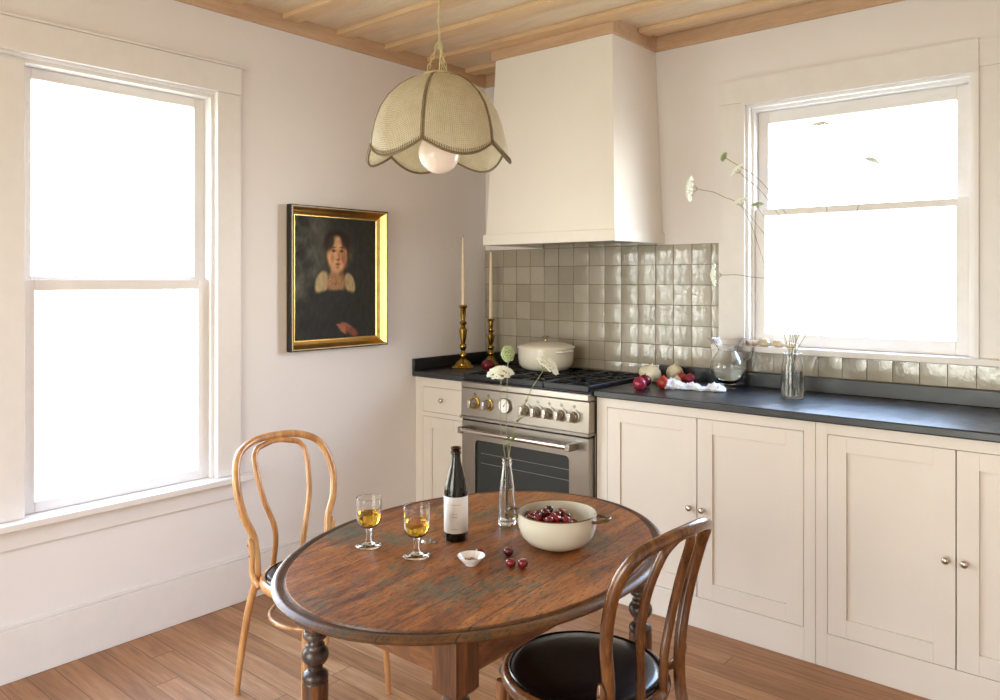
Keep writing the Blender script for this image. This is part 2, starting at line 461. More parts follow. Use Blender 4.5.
# left window
def window_left():
    m = MB()
    m.box(0, .018, -1.735, -1.625, .56, 2.196).box(0, .018, -3.41, -3.3, .56, 2.196)
    m.box(0, .022, -3.41, -1.625, 2.1965, 2.312)
    m.box(0, .03, -3.43, -1.605, 2.3125, 2.322)
    m.box(0, .016, -3.40, -1.635, .46, .533)
    struct('window_7', m, M_trimw, bevel=.002)
    struct('trim_stool', MB().box(0, .06, -3.45, -1.585, .5335, .5595).box(-.119, 0, LY0, LY1, .5335, .5595), M_trimw, bevel=.004)
    m = MB(); mid = (LY0 + LY1) / 2
    m.box(-.119, -.01, LY1 - .015, LY1, .5605, LZ1).box(-.119, -.01, LY0, LY0 + .015, .5605, LZ1).box(-.119, -.01, LY0 + .015, LY1 - .015, LZ1 - .015, LZ1)
    m.box(-.119, .01, mid - .05, mid + .05, .5605, LZ1 - .015)
    struct('window_8', m, M_trimw, bevel=.001)
    n = 9
    for (a, b) in ((LY0 + .0155, mid - .0505), (mid + .0505, LY1 - .0155)):
        for (z0, z1, xo) in ((.561, 1.40, -.06), (1.375, LZ1 - .0155, -.095)):
            m = MB(); st = .045
            m.box(xo, xo + .03, a, a + st, z0, z1).box(xo, xo + .03, b - st, b, z0, z1)
            m.box(xo, xo + .03, a + st, b - st, z0, z0 + .04).box(xo, xo + .03, a + st, b - st, z1 - .04, z1)
            struct('window_%d' % n, m, M_trimw, bevel=.002)
            struct('window_%d' % (n + 1), MB().box(xo + .013, xo + .017, a + st, b - st, z0 + .04, z1 - .04), M_pane); n += 2
window_left()

# ---------------------------------------------------------------- cabinets and counters
FY = -.572
def door_mesh(x0, x1, z0, z1, st=.064, top=.058, bot=.065, y=FY):
    m = MB(); g_ = .0018; x0 += g_; x1 -= g_; z0 += g_; z1 -= g_
    m.box(x0, x0 + st, y, y + .02, z0, z1).box(x1 - st, x1, y, y + .02, z0, z1)
    m.box(x0 + st, x1 - st, y, y + .02, z1 - top, z1).box(x0 + st, x1 - st, y, y + .02, z0, z0 + bot)
    m.box(x0 + st, x1 - st, y + .009, y + .018, z0 + bot, z1 - top)
    return m
def knob_mesh(x, z, y=FY, r=.0125):
    return MB().lathe([(.007, 0), (.0075, .002), (.0045, .004), (.004, .011), (r * .75, .014), (r, .018), (r * .96, .022), (r * .6, .0255), (.0001, .0265)][::1], 20, (0, 0, 0)), (x, y, z)
def add_knob(parent, x, z, mat, y=FY):
    mb, loc = knob_mesh(x, z, y)
    o = mb.build('knob', mat, parent); o.rotation_euler = (PI / 2, 0, 0)
    o.location = Vector(loc) - parent_world(parent); return o
def cabinet(label, x0, x1, frame, doors, drawers=(), name='base_cabinet', group=None):
    t = thing(name, label, 'cabinet', ((x0 + x1) / 2, -.29, 0), group=group)
    m = MB(); m.box(x0, x0 + .018, FY + .022, -.012, 0, .884).box(x1 - .018, x1, FY + .022, -.012, 0, .884)
    m.box(x0 + .018, x1 - .018, FY + .022, -.012, .1, .118).box(x0 + .018, x1 - .018, -.03, -.012, .118, .884)
    m.box(x0 + .018, x1 - .018, FY + .0225, FY + .026, .118, .884)
    m.build('carcass', M_cab, t, world=True)
    m = MB()
    for b in frame: m.box(b[0], b[1], FY, FY + .0215, b[2], b[3])
    m.build('face_frame', M_cab, t, world=True, bevel=.0008)
    for d in doors:
        o = door_mesh(*d[:4]).build('door', M_cab, t, world=True, bevel=.0008)
        add_knob(o, d[4], d[5], M_nickel)
    for d in drawers:
        o = MB().box(d[0] + .0018, d[1] - .0018, FY, FY + .02, d[2] + .0018, d[3] - .0018).build('drawer', M_cab, t, world=True, bevel=.001)
        add_knob(o, d[4], d[5], M_nickel)
    return t
cabinet('narrow cream base cabinet with one drawer, between left wall and stove', .001, .384,
        [(.001, .058, 0, .884), (.349, .384, 0, .884), (.058, .349, .835, .884), (.058, .349, .678, .702), (.058, .349, 0, .122)],
        [(.058, .349, .122, .678, .325, .49)], [(.058, .349, .702, .835, .205, .772)])
cabinet('wide cream base cabinet with two paneled doors right of the stove', 1.157, 2.10,
        [(1.157, 1.209, 0, .884), (2.059, 2.10, 0, .884), (1.209, 2.059, .843, .884), (1.209, 2.059, 0, .122)],
        [(1.209, 1.634, .122, .843, 1.606, .478), (1.634, 2.059, .122, .843, 1.66, .478)])
cabinet('cream base cabinet farthest right along the back wall under the counter', 2.1015, 3.0,
        [(2.1015, 2.142, 0, .884), (2.958, 3.0, 0, .884), (2.142, 2.958, .843, .884), (2.142, 2.958, 0, .122)],
        [(2.142, 2.55, .122, .843, 2.522, .478), (2.55, 2.958, .122, .843, 2.576, .478)])
wt = thing('countertop', 'short dark stone countertop left of the stove with upstand on two walls', 'countertop', (.19, -.3, .885))
MB().box(.001, .3845, -.597, -.0105, .885, .915).build('slab', M_stone, wt, world=True, bevel=.003)
MB().box(.001, .02, -.597, -.0105, .9155, .978).box(.0205, .3845, -.0300, -.0105, .9155, .978).build('upstand', M_stone, wt, world=True, bevel=.002)
wt = thing('countertop', 'long dark stone countertop right of the stove under the window', 'countertop', (2.1, -.3, .885))
MB().box(1.1525, 3.02, -.597, -.0105, .885, .915).build('slab', M_stone, wt, world=True, bevel=.005)
MB().box(1.165, 3.02, -.030, -.0105, .9155, .978).build('upstand', M_stone, wt, world=True, bevel=.002)

# ---------------------------------------------------------------- stove
RX0, RX1, RY = .386, 1.150, -.622
st = thing('gas_range', 'stainless steel gas range with black grates under the hood', 'stove', ((RX0 + RX1) / 2, -.32, 0))
m = MB()
m.box(RX0 + .002, RX1 - .002, -.570, -.012, .06, .892)
m.build('body', M_steel, st, world=True, bevel=.002)
MB().box(RX0 + .03, RX1 - .03, -.55, -.05, 0, .0595).build('plinth', M_black, st, world=True)
# door with window
DZ0, DZ1 = .16, .700
m = MB(); wx0, wx1, wz0, wz1 = .478, 1.042, .33, .612
m.box(RX0 + .004, wx0, RY, -.575, DZ0, DZ1).box(wx1, RX1 - .004, RY, -.575, DZ0, DZ1).box(wx0, wx1, RY, -.575, DZ0, wz0).box(wx0, wx1, RY, -.575, wz1, DZ1)
# rounded corners of the window opening
for (cx, cz, sx, sz) in ((wx0, wz0, 1, 1), (wx1, wz0, -1, 1), (wx0, wz1, 1, -1), (wx1, wz1, -1, -1)):
    rr = .022; pts = [(cx, cz)]
    for q in range(7):
        a = q / 6 * PI / 2
        pts.append((cx + sx * rr * (1 - math.sin(a)), cz + sz * rr * (1 - math.cos(a))))
    vs = [(p[0], RY, p[1]) for p in pts] + [(p[0], RY + .02, p[1]) for p in pts]; nn = len(pts)
    fs = [list(range(nn)), list(range(nn, 2 * nn))[::-1]] + [[i, i + nn, (i + 1) % nn + nn, (i + 1) % nn] for i in range(nn)]
    m.add(vs, fs)
door = m.build('oven_door', M_steel, st, world=True)
MB().box(wx0 + .001, wx1 - .001, RY + .010, -.576, wz0 + .001, wz1 - .001).build('window_glass', M_darkglass, door, world=True)
m = MB()
for z in (.50, .548):
    m.tube([(wx0 + .03, RY + .0098, z), (wx1 - .004, RY + .0098, z)], .0013, 6)
m.build('oven_rack', M_ink, door, world=True)
# handle
m = MB(); hz = .664
m.tube([(.428, RY - .055, hz), (1.075, RY - .055, hz)], .0125, 18)
hd = m.build('handle', M_steel2, door, world=True, autos=True)
for x in (.436, 1.078): MB().box(x - .014, x + .014, RY - .07, RY - .0005, hz - .017, hz + .015).build('handle_bracket', M_steel, hd, world=True, bevel=.004)
MB().box(RX0 + .004, RX1 - .004, RY + .004, -.5715, .07, .152).build('lower_panel', M_steel, st, world=True, bevel=.002)
# control panel (slightly sloping) with bull nose
m = MB()
m.hexa([(RX0, RY - .004, .724), (RX1, RY - .004, .724), (RX1, -.571, .724), (RX0, -.571, .724)],
       [(RX0, RY, .862), (RX1, RY, .862), (RX1, -.571, .862), (RX0, -.571, .862)])
cp = m.build('control_panel', M_steel, st, world=True, bevel=.0015)
m = MB()
m.hexa([(RX0, RY - .006, .862), (RX1, RY - .006, .862), (RX1, -.5, .862), (RX0, -.5, .862)],
       [(RX0, RY - .004, .898), (RX1, RY - .004, .898), (RX1, -.5, .898), (RX0, -.5, .898)])
m.build('bullnose', M_steel, st, world=True, bevel=.008, segs=4)
m = MB()
m.box(RX0 - .001, RX1 + .001, RY - .012, -.571, .712, .7235)
for q in range(22): m.box(RX0 + .03 + q * .033, RX0 + .05 + q * .033, RY - .0125, RY - .010, .715, .7205)
m.build('vent_lip', M_steel, st, world=True)
MB().box(RX0 + .006, RX1 - .006, RY + .003, -.5725, .7005, .7115).build('door_gap', M_black, st, world=True)
# icons above the knobs
m = MB()
def knob(x, z=.793):
    r = .0235
    kb = MB().lathe([(r * 1.0, 0), (r * 1.0, .005), (r * .9, .009), (r * .84, .016), (r * .78, .018), (.0001, .0185)], 28)
    o = kb.build('knob', M_steel2, st, autos=True); o.rotation_euler = (PI / 2, 0, 0)
    o.location = Vector((x, RY - .0035, z)) - st.location
    gp = MB().box(-.0098, .0098, -.0205, .0205, .018, .048).build('grip', M_steel2, o, bevel=.003)
    bz = MB().lathe([(r * 1.13, .0), (r * 1.3, .0), (r * 1.3, .003), (r * 1.13, .0045)], 28).build('bezel', M_brass if x < .62 else M_grip, o)
for x in (.470, .548, .865, .925, .985, 1.045, 1.105)[:7]:
    pass
KX = (.478, .567, .800, .868, .934, 1.002, 1.072)
for x in KX: knob(x)
for x in KX:
    m = MB()
    for dx, dz in ((-.006, 0), (.006, 0), (0, .005), (0, -.005)): m.box(x - .0015 + dx, x + .0015 + dx, RY - .0045, RY - .001, .835 + dz, .838 + dz)
    m.build('burner_mark', M_black, cp, world=True)
# thermometer gauge
gx, gz = .676, .800
gb = MB().lathe([(.036, 0), (.036, .012), (.033, .016), (.0325, .012), (.0001, .012)], 36).build('oven_gauge', M_steel2, st, autos=True)
gb.rotation_euler = (PI / 2, 0, 0); gb.location = Vector((gx, RY - .0035, gz)) - st.location
MB().lathe([(.0322, .0122), (.0322, .013), (.0001, .013)], 36).build('gauge_face', M_label, gb)
m = MB()
for q in range(12):
    a = q * PI / 6; m.box(.026 * math.cos(a) - .0012, .026 * math.cos(a) + .0012, .026 * math.sin(a) - .0012, .026 * math.sin(a) + .0012, .013, .0134)
m.tube([(-.004, -.006, .0137), (.012, .018, .0137)], .0009, 6); m.lathe([(.003, .013), (.003, .015), (.0001, .015)], 12)
m.build('gauge_needle', M_black, gb)
# cooktop
MB().box(RX0 + .002, RX1 - .002, RY + .004, -.045, .8985, .905).build('cooktop', M_black, st, world=True, bevel=.002)
MB().box(RX0 + .002, RX1 - .002, -.044, -.0125, .8925, .932).build('back_guard', M_steel, st, world=True, bevel=.003)
GZ = .932
gw = (RX1 - RX0 - .012) / 3
for i in range(3):
    a = RX0 + .006 + i * gw + .002; b = a + gw - .004; cx = (a + b) / 2; y0, y1 = RY + .004, -.055
    m = MB(); w = .0065
    m.box(a, b, y0, y0 + .012, .906, GZ).box(a, b, y1 - .012, y1, .912, GZ).box(a, a + .011, y0 + .012, y1 - .012, .912, GZ).box(b - .011, b, y0 + .012, y1 - .012, .912, GZ)
    ym = (y0 + y1) / 2
    m.box(a + .011, b - .011, ym - w, ym + w, .914, GZ)
    for yc in ((y0 + ym) / 2, (y1 + ym) / 2):
        for q in range(4):
            an = q * PI / 2
            dx, dy = math.cos(an), math.sin(an)
            ex = (b - a) / 2 - .011 if abs(dx) > .5 else (ym - y0) / 2 - .008
            p0 = (cx + dx * .03, yc + dy * .03); p1 = (cx + dx * ex, yc + dy * ex)
            if abs(dx) > .5: m.box(min(p0[0], p1[0]), max(p0[0], p1[0]), yc - w, yc + w, .914, GZ)
            else: m.box(cx - w, cx + w, min(p0[1], p1[1]), max(p0[1], p1[1]), .914, GZ)
        for q in range(4):
            an = PI / 4 + q * PI / 2; dx, dy = math.cos(an), math.sin(an)
            p0 = Vector((cx + dx * .045, yc + dy * .045)); p1 = Vector((cx + dx * .125, yc + dy * .115)); n_ = Vector((-dy, dx)) * w * .9
            m.hexa([(p0 - n_).to_3d() + Vector((0, 0, .914)), (p1 - n_).to_3d() + Vector((0, 0, .914)), (p1 + n_).to_3d() + Vector((0, 0, .914)), (p0 + n_).to_3d() + Vector((0, 0, .914))],
                   [(p0 - n_).to_3d() + Vector((0, 0, GZ)), (p1 - n_).to_3d() + Vector((0, 0, GZ)), (p1 + n_).to_3d() + Vector((0, 0, GZ)), (p0 + n_).to_3d() + Vector((0, 0, GZ))])
    m.build('grate', M_iron, st, world=True, bevel=.002)
    for yc in ((y0 + ym) / 2, (y1 + ym) / 2):
        bu = MB().lathe([(.042, .9055), (.042, .911), (.034, .912), (.034, .918), (.030, .921), (.0001, .922)], 28, (cx, yc, 0)).build('burner', M_iron, st, world=True, autos=True)
        MB().lathe([(.040, .9112), (.046, .9112), (.046, .9135), (.040, .9135), (.040, .9112)], 28, (cx, yc, 0)).build('burner_ring', M_steel2, bu, world=True)

# ---------------------------------------------------------------- dutch oven on the stove
t = thing('dutch_oven', 'cream enamel dutch oven with lid and steel knob on the stove', 'pot', (.60, -.205, GZ))
m = MB().lathe([(.0001, .003), (.10, 0), (.122, .006), (.140, .028), (.1455, .06), (.1465, .115), (.1415, .115), (.139, .06), (.13, .022), (.0001, .012)], 48); m.build('body', M_enamel, t)
lid = MB().lathe([(.0001, .146), (.03, .1452), (.09, .140), (.130, .130), (.150, .121), (.152, .1155), (.142, .1155), (.09, .130), (.0001, .137)][::-1], 48).build('lid', M_enamel, t)
MB().lathe([(.012, .1445), (.008, .152), (.009, .158), (.020, .165), (.0215, .170), (.014, .174), (.0001, .175)], 24).build('lid_knob', M_nickel, lid)
for s in (-1, 1):
    a0 = -.25 if s > 0 else PI - .25
    c = [(math.cos(a0 + q) * (.145 + (.024 if abs(q) < .22 else .0)), math.sin(a0 + q) * (.145 + (.024 if abs(q) < .22 else 0)), .100 + (.003 if abs(q) < .22 else 0)) for q in (-.3, -.2, -.1, 0, .1, .2, .3)]
    MB().tube(cr(c, 5), .0065, 10).build('handle', M_enamel, t)

# ---------------------------------------------------------------- candlesticks
def candlestick(label, x, y, z, H, br, ch, lean=0):
    t = thing('candlestick', label, 'candlestick', (x, y, z), group='brass candlesticks on the left counter')
    def sq(a, zz):
        return 1
    k = H / .245
    prof = [(.0001, .004), (br * 1.08, 0), (br * 1.12, .004), (br * 1.0, .011), (br * .80, .016), (br * .74, .024), (br * .5, .036), (.017, .046), (.0125, .052)]
    m = MB().lathe(prof, 32, fn=lambda a, zz: 1 + (.10 * math.cos(4 * a + .6) if zz < .02 else .03 * math.cos(8 * a))); m.build('base', M_brass, t)
    q = lambda r, zz: (r, .052 + (zz - .052) * (H - .052) / .193)
    prof = [q(.0115, .052), q(.014, .058), q(.015, .066), q(.0105, .073), q(.008, .080), q(.012, .086), q(.0155, .093), q(.0145, .101), q(.009, .108), q(.0115, .117), q(.0165, .145), q(.0175, .157), q(.010, .164),
            q(.008, .172), q(.015, .178), q(.0155, .182), q(.009, .188), q(.0085, .195), q(.0115, .204), q(.0122, .232), q(.0195, .239), q(.0205, .244), q(.019, .245), q(.011, .245), q(.0108, .236), q(.0001, .236)]
    MB().lathe([(r * (1.28 if z < H * .985 else 1.0), z) for r, z in prof], 28).build('stem', M_brass, t)
    c = thing('taper_candle', label.replace('brass candlestick', 'ivory taper candle in the brass candlestick'), 'candle', (x, y, z + H - .008), group='ivory taper candles')
    MB().lathe([(.0001, 0), (.0102, 0), (.0105, .01), (.0092, ch * .5), (.007, ch * .93), (.0045, ch * .985), (.0001, ch)], 20).build('wax', M_candle, c)
    MB().tube([(0, 0, ch - .002), (.0005, 0, ch + .006), (.0015, 0, ch + .011)], .0008, 6).build('wick', M_wick, c)
candlestick('tall brass candlestick nearer the counter end at the left wall', .118, -.322, .915, .345, .064, .385)
candlestick('shorter brass candlestick in the corner beside the tiles', .128, -.10, .915, .262, .050, .395)

# dark red fruit by the candlestick
t = thing('red_apple', 'dark red round fruit in front of the corner candlestick', 'fruit', (.335, -.36, .915))
MB().sphere((0, 0, .033), .036, 24, 14, (1, 1, .92), lambda p: .06 * math.cos(5 * math.atan2(p.y, p.x)) * (1 - abs(p.z)) - .18 * max(0, p.z) ** 6).build('skin', M_redd, t)
MB().tube([(0, 0, .054), (.002, 0, .066), (.006, .002, .073)], .0012, 6).build('stem', M_cstem, t)

# ---------------------------------------------------------------- onions
GO = 'onions heaped on the counter beside the stove'
def onion(name, label, cat, x, y, r, mat, flat=.92, neck=.3, rz=0, tilt=0, z=.915):
    t = thing(name, label, cat, (x, y, z), group=GO)
    prof = []
    for i in range(15):
        a = -PI / 2 + PI * i / 14
        rr = math.cos(a); zz = math.sin(a)
        if zz > .75: rr = max(.10, rr * (1 - .25 * (zz - .75) * 4)); zz += neck * (zz - .75) * 1.2
        prof.append((max(.0001, rr * r), (zz * flat + flat) * r))
    prof[0] = (.0001, .0); prof[-1] = (.0001, prof[-1][1])
    MB().lathe(prof, 28, fn=lambda a, zz: 1 + .012 * math.cos(9 * a + 2)).build('bulb', mat, t)
    tip = prof[-2][1]
    MB().tube([(0, 0, tip - .002), (.001, .001, tip + r * .12), (.004, .001, tip + r * .22)], [r * .12, r * .09, r * .02], 8).build('tip', mat, t)
    t.rotation_euler = (0, 0, rz)
    return t
onion('white_onion', 'white onion farthest back left of the heap, against the tiles', 'onion', 1.135, -.10, .036, M_white)
onion('white_onion', 'largest white onion, behind the front red onions', 'onion', 1.222, -.20, .043, M_white)
onion('white_onion', 'white onion at the right, against the dark upstand', 'onion', 1.283, -.09, .041, M_white, .95)
onion('garlic_bulb', 'small pale garlic bulb standing just left of the white cloth', 'garlic', 1.372, -.238, .021, M_garlic, .95, 1.4)
onion('red_onion', 'frontmost purple red onion, nearest the stove and the counter edge', 'onion', 1.315, -.475, .0305, M_red, .96, .25)
onion('red_onion', 'dark red onion tucked behind the frontmost one', 'onion', 1.275, -.36, .0295, M_redd, .92, .25)
onion('red_onion', 'orange red onion in the middle, in front of the garlic', 'onion', 1.372, -.365, .030, M_redo, .93, .2)
onion('red_onion', 'small orange red onion between garlic bulb and purple onion', 'onion', 1.345, -.145, .028, M_redo, .92, .2)
onion('red_onion', 'purple red onion farthest right, behind the white cloth', 'onion', 1.405, -.175, .0285, M_red, .92, .2)

# crumpled cloth
def cloth():
    m = MB(); nu, nv = 90, 26
    A = Vector((1.375, -.345, 0)); B = Vector((1.625, -.275, 0)); d = (B - A).normalized(); n_ = Vector((-d.y, d.x, 0)); L = (B - A).length
    vs = []
    for i in range(nu + 1):
        u = i / nu
        w = .026 + .012 * math.sin(u * 9 + .5) + .010 * math.sin(u * 23) + (.016 if .25 < u < .75 else 0) * math.sin((u - .25) * 2 * PI / 1) ** 2
        hgt = (.030 + .008 * math.sin(u * 7 + 1) + .007 * math.sin(u * 17)) * (1 - .55 * max(0, (u - .72) / .28)) * (.75 + .25 * min(1, u / .1))
        if u < .10: w *= .85 + .9 * (.10 - u) * 5
        for j in range(nv):
            a = 2 * PI * j / nv
            f = noise.noise(Vector((u * 16, math.cos(a) * 1.7, math.sin(a) * 1.7))) * .35 + noise.noise(Vector((u * 40, math.cos(a) * 4, math.sin(a) * 4))) * .18
            rr = 1 + f
            lat = math.cos(a) * w * rr; up = max(0.0005, (math.sin(a) * .62 + .40) * hgt * rr)
            if i in (0, nu): lat *= .15; up = .012 + (up - .012) * .2
            p = A + d * (u * L) + n_ * lat; vs.append((p.x, p.y, .9155 + up))
    fs = [[i * nv + j, (i + 1) * nv + j, (i + 1) * nv + (j + 1) % nv, i * nv + (j + 1) % nv] for i in range(nu) for j in range(nv)]
    fs.append(list(range(nv))); fs.append([nu * nv + j for j in range(nv)][::-1])
    m.add(vs, fs, True)
    tag(m.build('dish_towel', M_cloth), 'crumpled white cotton cloth lying on the right counter before the onions', 'cloth')
cloth()

# ---------------------------------------------------------------- glass pitcher
t = thing('glass_pitcher', 'round clear glass pitcher half full of water under the window edge', 'pitcher', (1.572, -.135, .915))
def spout(a, z): return 1 + (max(0, z - .17) / .055) ** 1 * (.55 * max(0, math.cos(a - PI - .65)) ** 6 + .05)
outer = [(.0001, 0), (.040, 0), (.044, .003), (.043, .010), (.034, .016), (.036, .021), (.056, .040), (.073, .067), (.079, .093), (.075, .118), (.060, .142), (.046, .160), (.042, .174), (.046, .192), (.056, .213), (.060, .222)]
inner = [(.058, .2225), (.054, .213), (.0438, .192), (.0398, .174), (.0437, .160), (.0577, .141), (.0728, .118), (.0766, .093), (.0708, .068), (.054, .042), (.034, .026), (.0001, .021)]
MB().lathe(outer + inner, 56, fn=spout).build('body', M_glass, t)
hp = [(.052, .0, .208), (.085, .0, .218), (.108, 0, .200), (.112, 0, .170), (.100, 0, .140), (.078, 0, .125)]
ha = .75
ca, sa = math.cos(ha), math.sin(ha)
MB().tube(cr([(x * ca, x * sa, z) for x, y, z in hp], 8), .0052, 10).build('handle', M_glass, t)
MB().lathe([(.0001, .0222), (.033, .0272), (.0532, .0432), (.0696, .068), (.0758, .088), (.0001, .088)], 56).build('water', M_water, t)

# ---------------------------------------------------------------- flowers
def umbel(m, c, r, axis, n, seed, dens=.003, dome=.35):
    rr = random.Random(seed); ax = Vector(axis).normalized(); u = ax.orthogonal().normalized(); w = ax.cross(u)
    for i in range(n):
        rad = r * math.sqrt((i + .5) / n); an = i * 2.39996 + rr.uniform(-.2, .2)
        p = Vector(c) + u * rad * math.cos(an) + w * rad * math.sin(an) + ax * (dome * r * (1 - (rad / r) ** 2) + rr.uniform(-.0015, .0015))
        s = dens * rr.uniform(.8, 1.3)
        # a tiny five petalled floret
        for q in range(5):
            b = q * 2 * PI / 5 + i
            pc = p + (u * math.cos(b) + w * math.sin(b)) * s * .8
            m.sphere(pc, s * .62, 6, 4, (1, 1, .75))
def ball_head(m, c, r, n, seed, h=1.25):
    rr = random.Random(seed)
    for i in range(n):
        z = 1 - 2 * (i + .5) / n; a = i * 2.39996; q = math.sqrt(1 - z * z); k_ = 1 + rr.uniform(-.10, .10)
        m.sphere(Vector(c) + Vector((q * math.cos(a), q * math.sin(a), z * h)) * r * k_, r * .17, 6, 4)
    m.sphere(c, r * .9, 14, 10, (1, 1, h))
def flower(label, head, foot, bend, r, n, mat, group, axis=None, rstem=.0011, leaf=False, dens=.003, seed=1, dome=.35, name='wildflower', mids=None):
    head, foot = Vector(head), Vector(foot)
    t = thing(name, label, 'flower', foot, group=group)
    mid = (head + foot) / 2 + Vector(bend)
    P = cr([foot] + [Vector(q) for q in (mids or [mid])] + [head], 10)
    ax = Vector(axis) if axis else (P[-1] - P[-2]).normalized()
    MB().tube(P, rstem, 6).build('stem', M_stem, t, world=True)
    base = head; m = MB()
    if dome > 1.9: ball_head(m, head + Vector((0, 0, r * 1.2)), r, n, seed)
    else: umbel(m, head + ax * r * .55, r, ax, n, seed, dens, dome)
    fh = m.build('flower_head', mat, t, world=True)
    m = MB(); u = ax.orthogonal().normalized(); w = ax.cross(u)
    for q in range(14 if dome < 1.9 else 3):
        a = q * 2.39996; rd = r * .85 * math.sqrt((q + 1) / 14)
        e = head + ax * (r * .55 + dome * r * (1 - (rd / r) ** 2)) + u * rd * math.cos(a) + w * rd * math.sin(a)
        m.tube([head, (head + e) / 2 + (e - head).cross(ax) * 0 + (u * math.cos(a) + w * math.sin(a)) * r * .1, e], .0005, 5)
    m.build('umbel_rays', M_stem, t, world=True)
    if leaf:
        for (f, side) in leaf:
            p = P[int(f * (len(P) - 1))]; m = MB()
            for q in range(5):
                e = p + Vector((side * .012 * (q + 1) * .5, .004 * (q - 2), .008 + .004 * q)); m.tube([p, (p + e) / 2 + Vector((0, 0, .003)), e], [.0008, .0014, .0003], 5)
            m.build('leaf', M_leafg, t, world=True)
    return t

# ---------------------------------------------------------------- table
TC = (1.769, -2.029); TPH = .0863; TA, TB, TZ = .424, .552, .74
def table_mat(name, edge=False):
    n = NT(name); v = n.coord()
    sep = n.node('ShaderNodeSeparateXYZ'); n.link(v, sep.inputs[0]); X = sep.outputs['X']
    wob = n.math('MULTIPLY', n.math('SUBTRACT', n.noise(v, 3, 3), .5), .006)
    Xw = n.math('ADD', X, wob)
    seams = [-.30, -.165, -.02, .14, .262]
    idx = None; gap = None
    for s in seams:
        gt = n.math('GREATER_THAN', Xw, s); idx = gt if idx is None else n.math('ADD', idx, gt)
        d = n.math('LESS_THAN', n.math('ABSOLUTE', n.math('SUBTRACT', Xw, s)), .0013 if s in (.14, .262) else .0007)
        gap = d if gap is None else n.math('MAXIMUM', gap, d)
    cmb = n.node('ShaderNodeCombineXYZ'); n.link(n.math('MULTIPLY', idx, 3.7), cmb.inputs[0]); n.link(n.math('MULTIPLY', idx, 1.9), cmb.inputs[1])
    va = n.node('ShaderNodeVectorMath', operation='MULTIPLY_ADD'); n.link(v, va.inputs[0]); va.inputs[1].default_value = (11, 1.6, 11); n.link(cmb.outputs[0], va.inputs[2])
    a = n.noise(va.outputs[0], 1.8, 9, .65, 1.2); b = n.noise(va.outputs[0], 9, 8, .7, .4)
    f = n.math('ADD', n.math('MULTIPLY', a, .6), n.math('MULTIPLY', b, .4))
    wnp = n.node('ShaderNodeTexWhiteNoise', noise_dimensions='1D'); n.link(n.math('ADD', idx, 2.3), wnp.inputs['W'])
    f = n.math('ADD', f, n.math('MULTIPLY', n.math('SUBTRACT', wnp.outputs['Value'], .6), .07))
    c = n.ramp(f, [(.34, lin((62, 32, 14))), (.43, lin((122, 66, 26))), (.53, lin((156, 92, 34))), (.66, lin((184, 120, 56)))])
    # old green paint left in the grain
    vg = n.node('ShaderNodeVectorMath', operation='MULTIPLY'); n.link(v, vg.inputs[0]); vg.inputs[1].default_value = (2.6, 1.1, 2.6)
    big = n.noise(v, 4.2, 3, .6); sm = n.noise(vg.outputs[0], 34, 7, .75, .6)
    gf = n.ramp(n.math('ADD', n.math('MULTIPLY', big, .75), n.math('MULTIPLY', sm, .9)), [(.85, g(0)), (.93, g(.8))])
    c = n.mix(gf, c, lin((84, 92, 72)))
    vf = n.node('ShaderNodeVectorMath', operation='MULTIPLY'); n.link(v, vf.inputs[0]); vf.inputs[1].default_value = (6, 1.0, 6)
    st = n.noise(vf.outputs[0], 40, 5, .75, .6)
    c = n.mix(n.ramp(st, [(.38, g(.85)), (.49, g(0))]), c, lin((50, 27, 13)))
    dk = n.noise(va.outputs[0], 5.5, 5, .8, 1.5)
    c = n.mix(n.ramp(dk, [(.55, g(0)), (.66, g(.8))]), c, lin((44, 24, 14)))
    ch = n.noise(vg.outputs[0], 60, 4, .7)
    c = n.mix(n.ramp(ch, [(.63, g(0)), (.71, g(.45))]), c, lin((196, 150, 108)))
    if edge:
        c = n.mix(.68, c, lin((50, 42, 27)))
        yy = n.math('ABSOLUTE', n.math('SUBTRACT', n.noise(v, 5, 1), .5))
    c = n.mix(n.math('MULTIPLY', gap, .9), c, lin((22, 14, 10)))
    n.set(Base_Color=c, Roughness=n.ramp(b, [(.3, g(.32)), (.7, g(.55))]) if not edge else n.ramp(b, [(.3, g(.3)), (.7, g(.5))]), Specular_IOR_Level=.55)
    n.bump(n.math('SUBTRACT', n.math('MULTIPLY', b, .5), n.math('MULTIPLY', gap, 1.5)), .35, .003)
    return n.m
M_ttop = table_mat('worn_painted_tabletop'); M_tedge = table_mat('worn_table_edge', True)
tb = thing('dining_table', 'oval antique wooden dining table with worn painted top and turned legs', 'table', (TC[0], TC[1], 0), TPH)
def ell_rings(prof, n=128):
    """prof: (inset from the outline, z)"""
    vs = []
    for (d, z) in prof:
        for k in range(n):
            a = 2 * PI * k / n; x, y = TA * math.cos(a), TB * math.sin(a)
            nx, ny = math.cos(a) / TA, math.sin(a) / TB; l = math.hypot(nx, ny)
            vs.append((x - d * nx / l, y - d * ny / l, z))
    fs = [[i * n + k, i * n + (k + 1) % n, (i + 1) * n + (k + 1) % n, (i + 1) * n + k] for i in range(len(prof) - 1) for k in range(n)]
    return vs, fs, n
vs, fs, n = ell_rings([(.030, TZ - .0225), (.0305, TZ - .002), (.032, TZ)])
fs.append(list(range(n))[::-1]); fs.append([2 * n + k for k in range(n)])
MB().add(vs, fs, False).build('tabletop', M_ttop, tb)
vs, fs, n = ell_rings([(.0295, TZ - .001), (.028, TZ - .005), (.020, TZ - .0055), (.017, TZ - .003), (.010, TZ - .0025), (.003, TZ - .006), (0, TZ - .010), (.002, TZ - .0145), (.008, TZ - .017), (.009, TZ - .020), (.016, TZ - .023), (.0295, TZ - .023), (.0295, TZ - .001)])
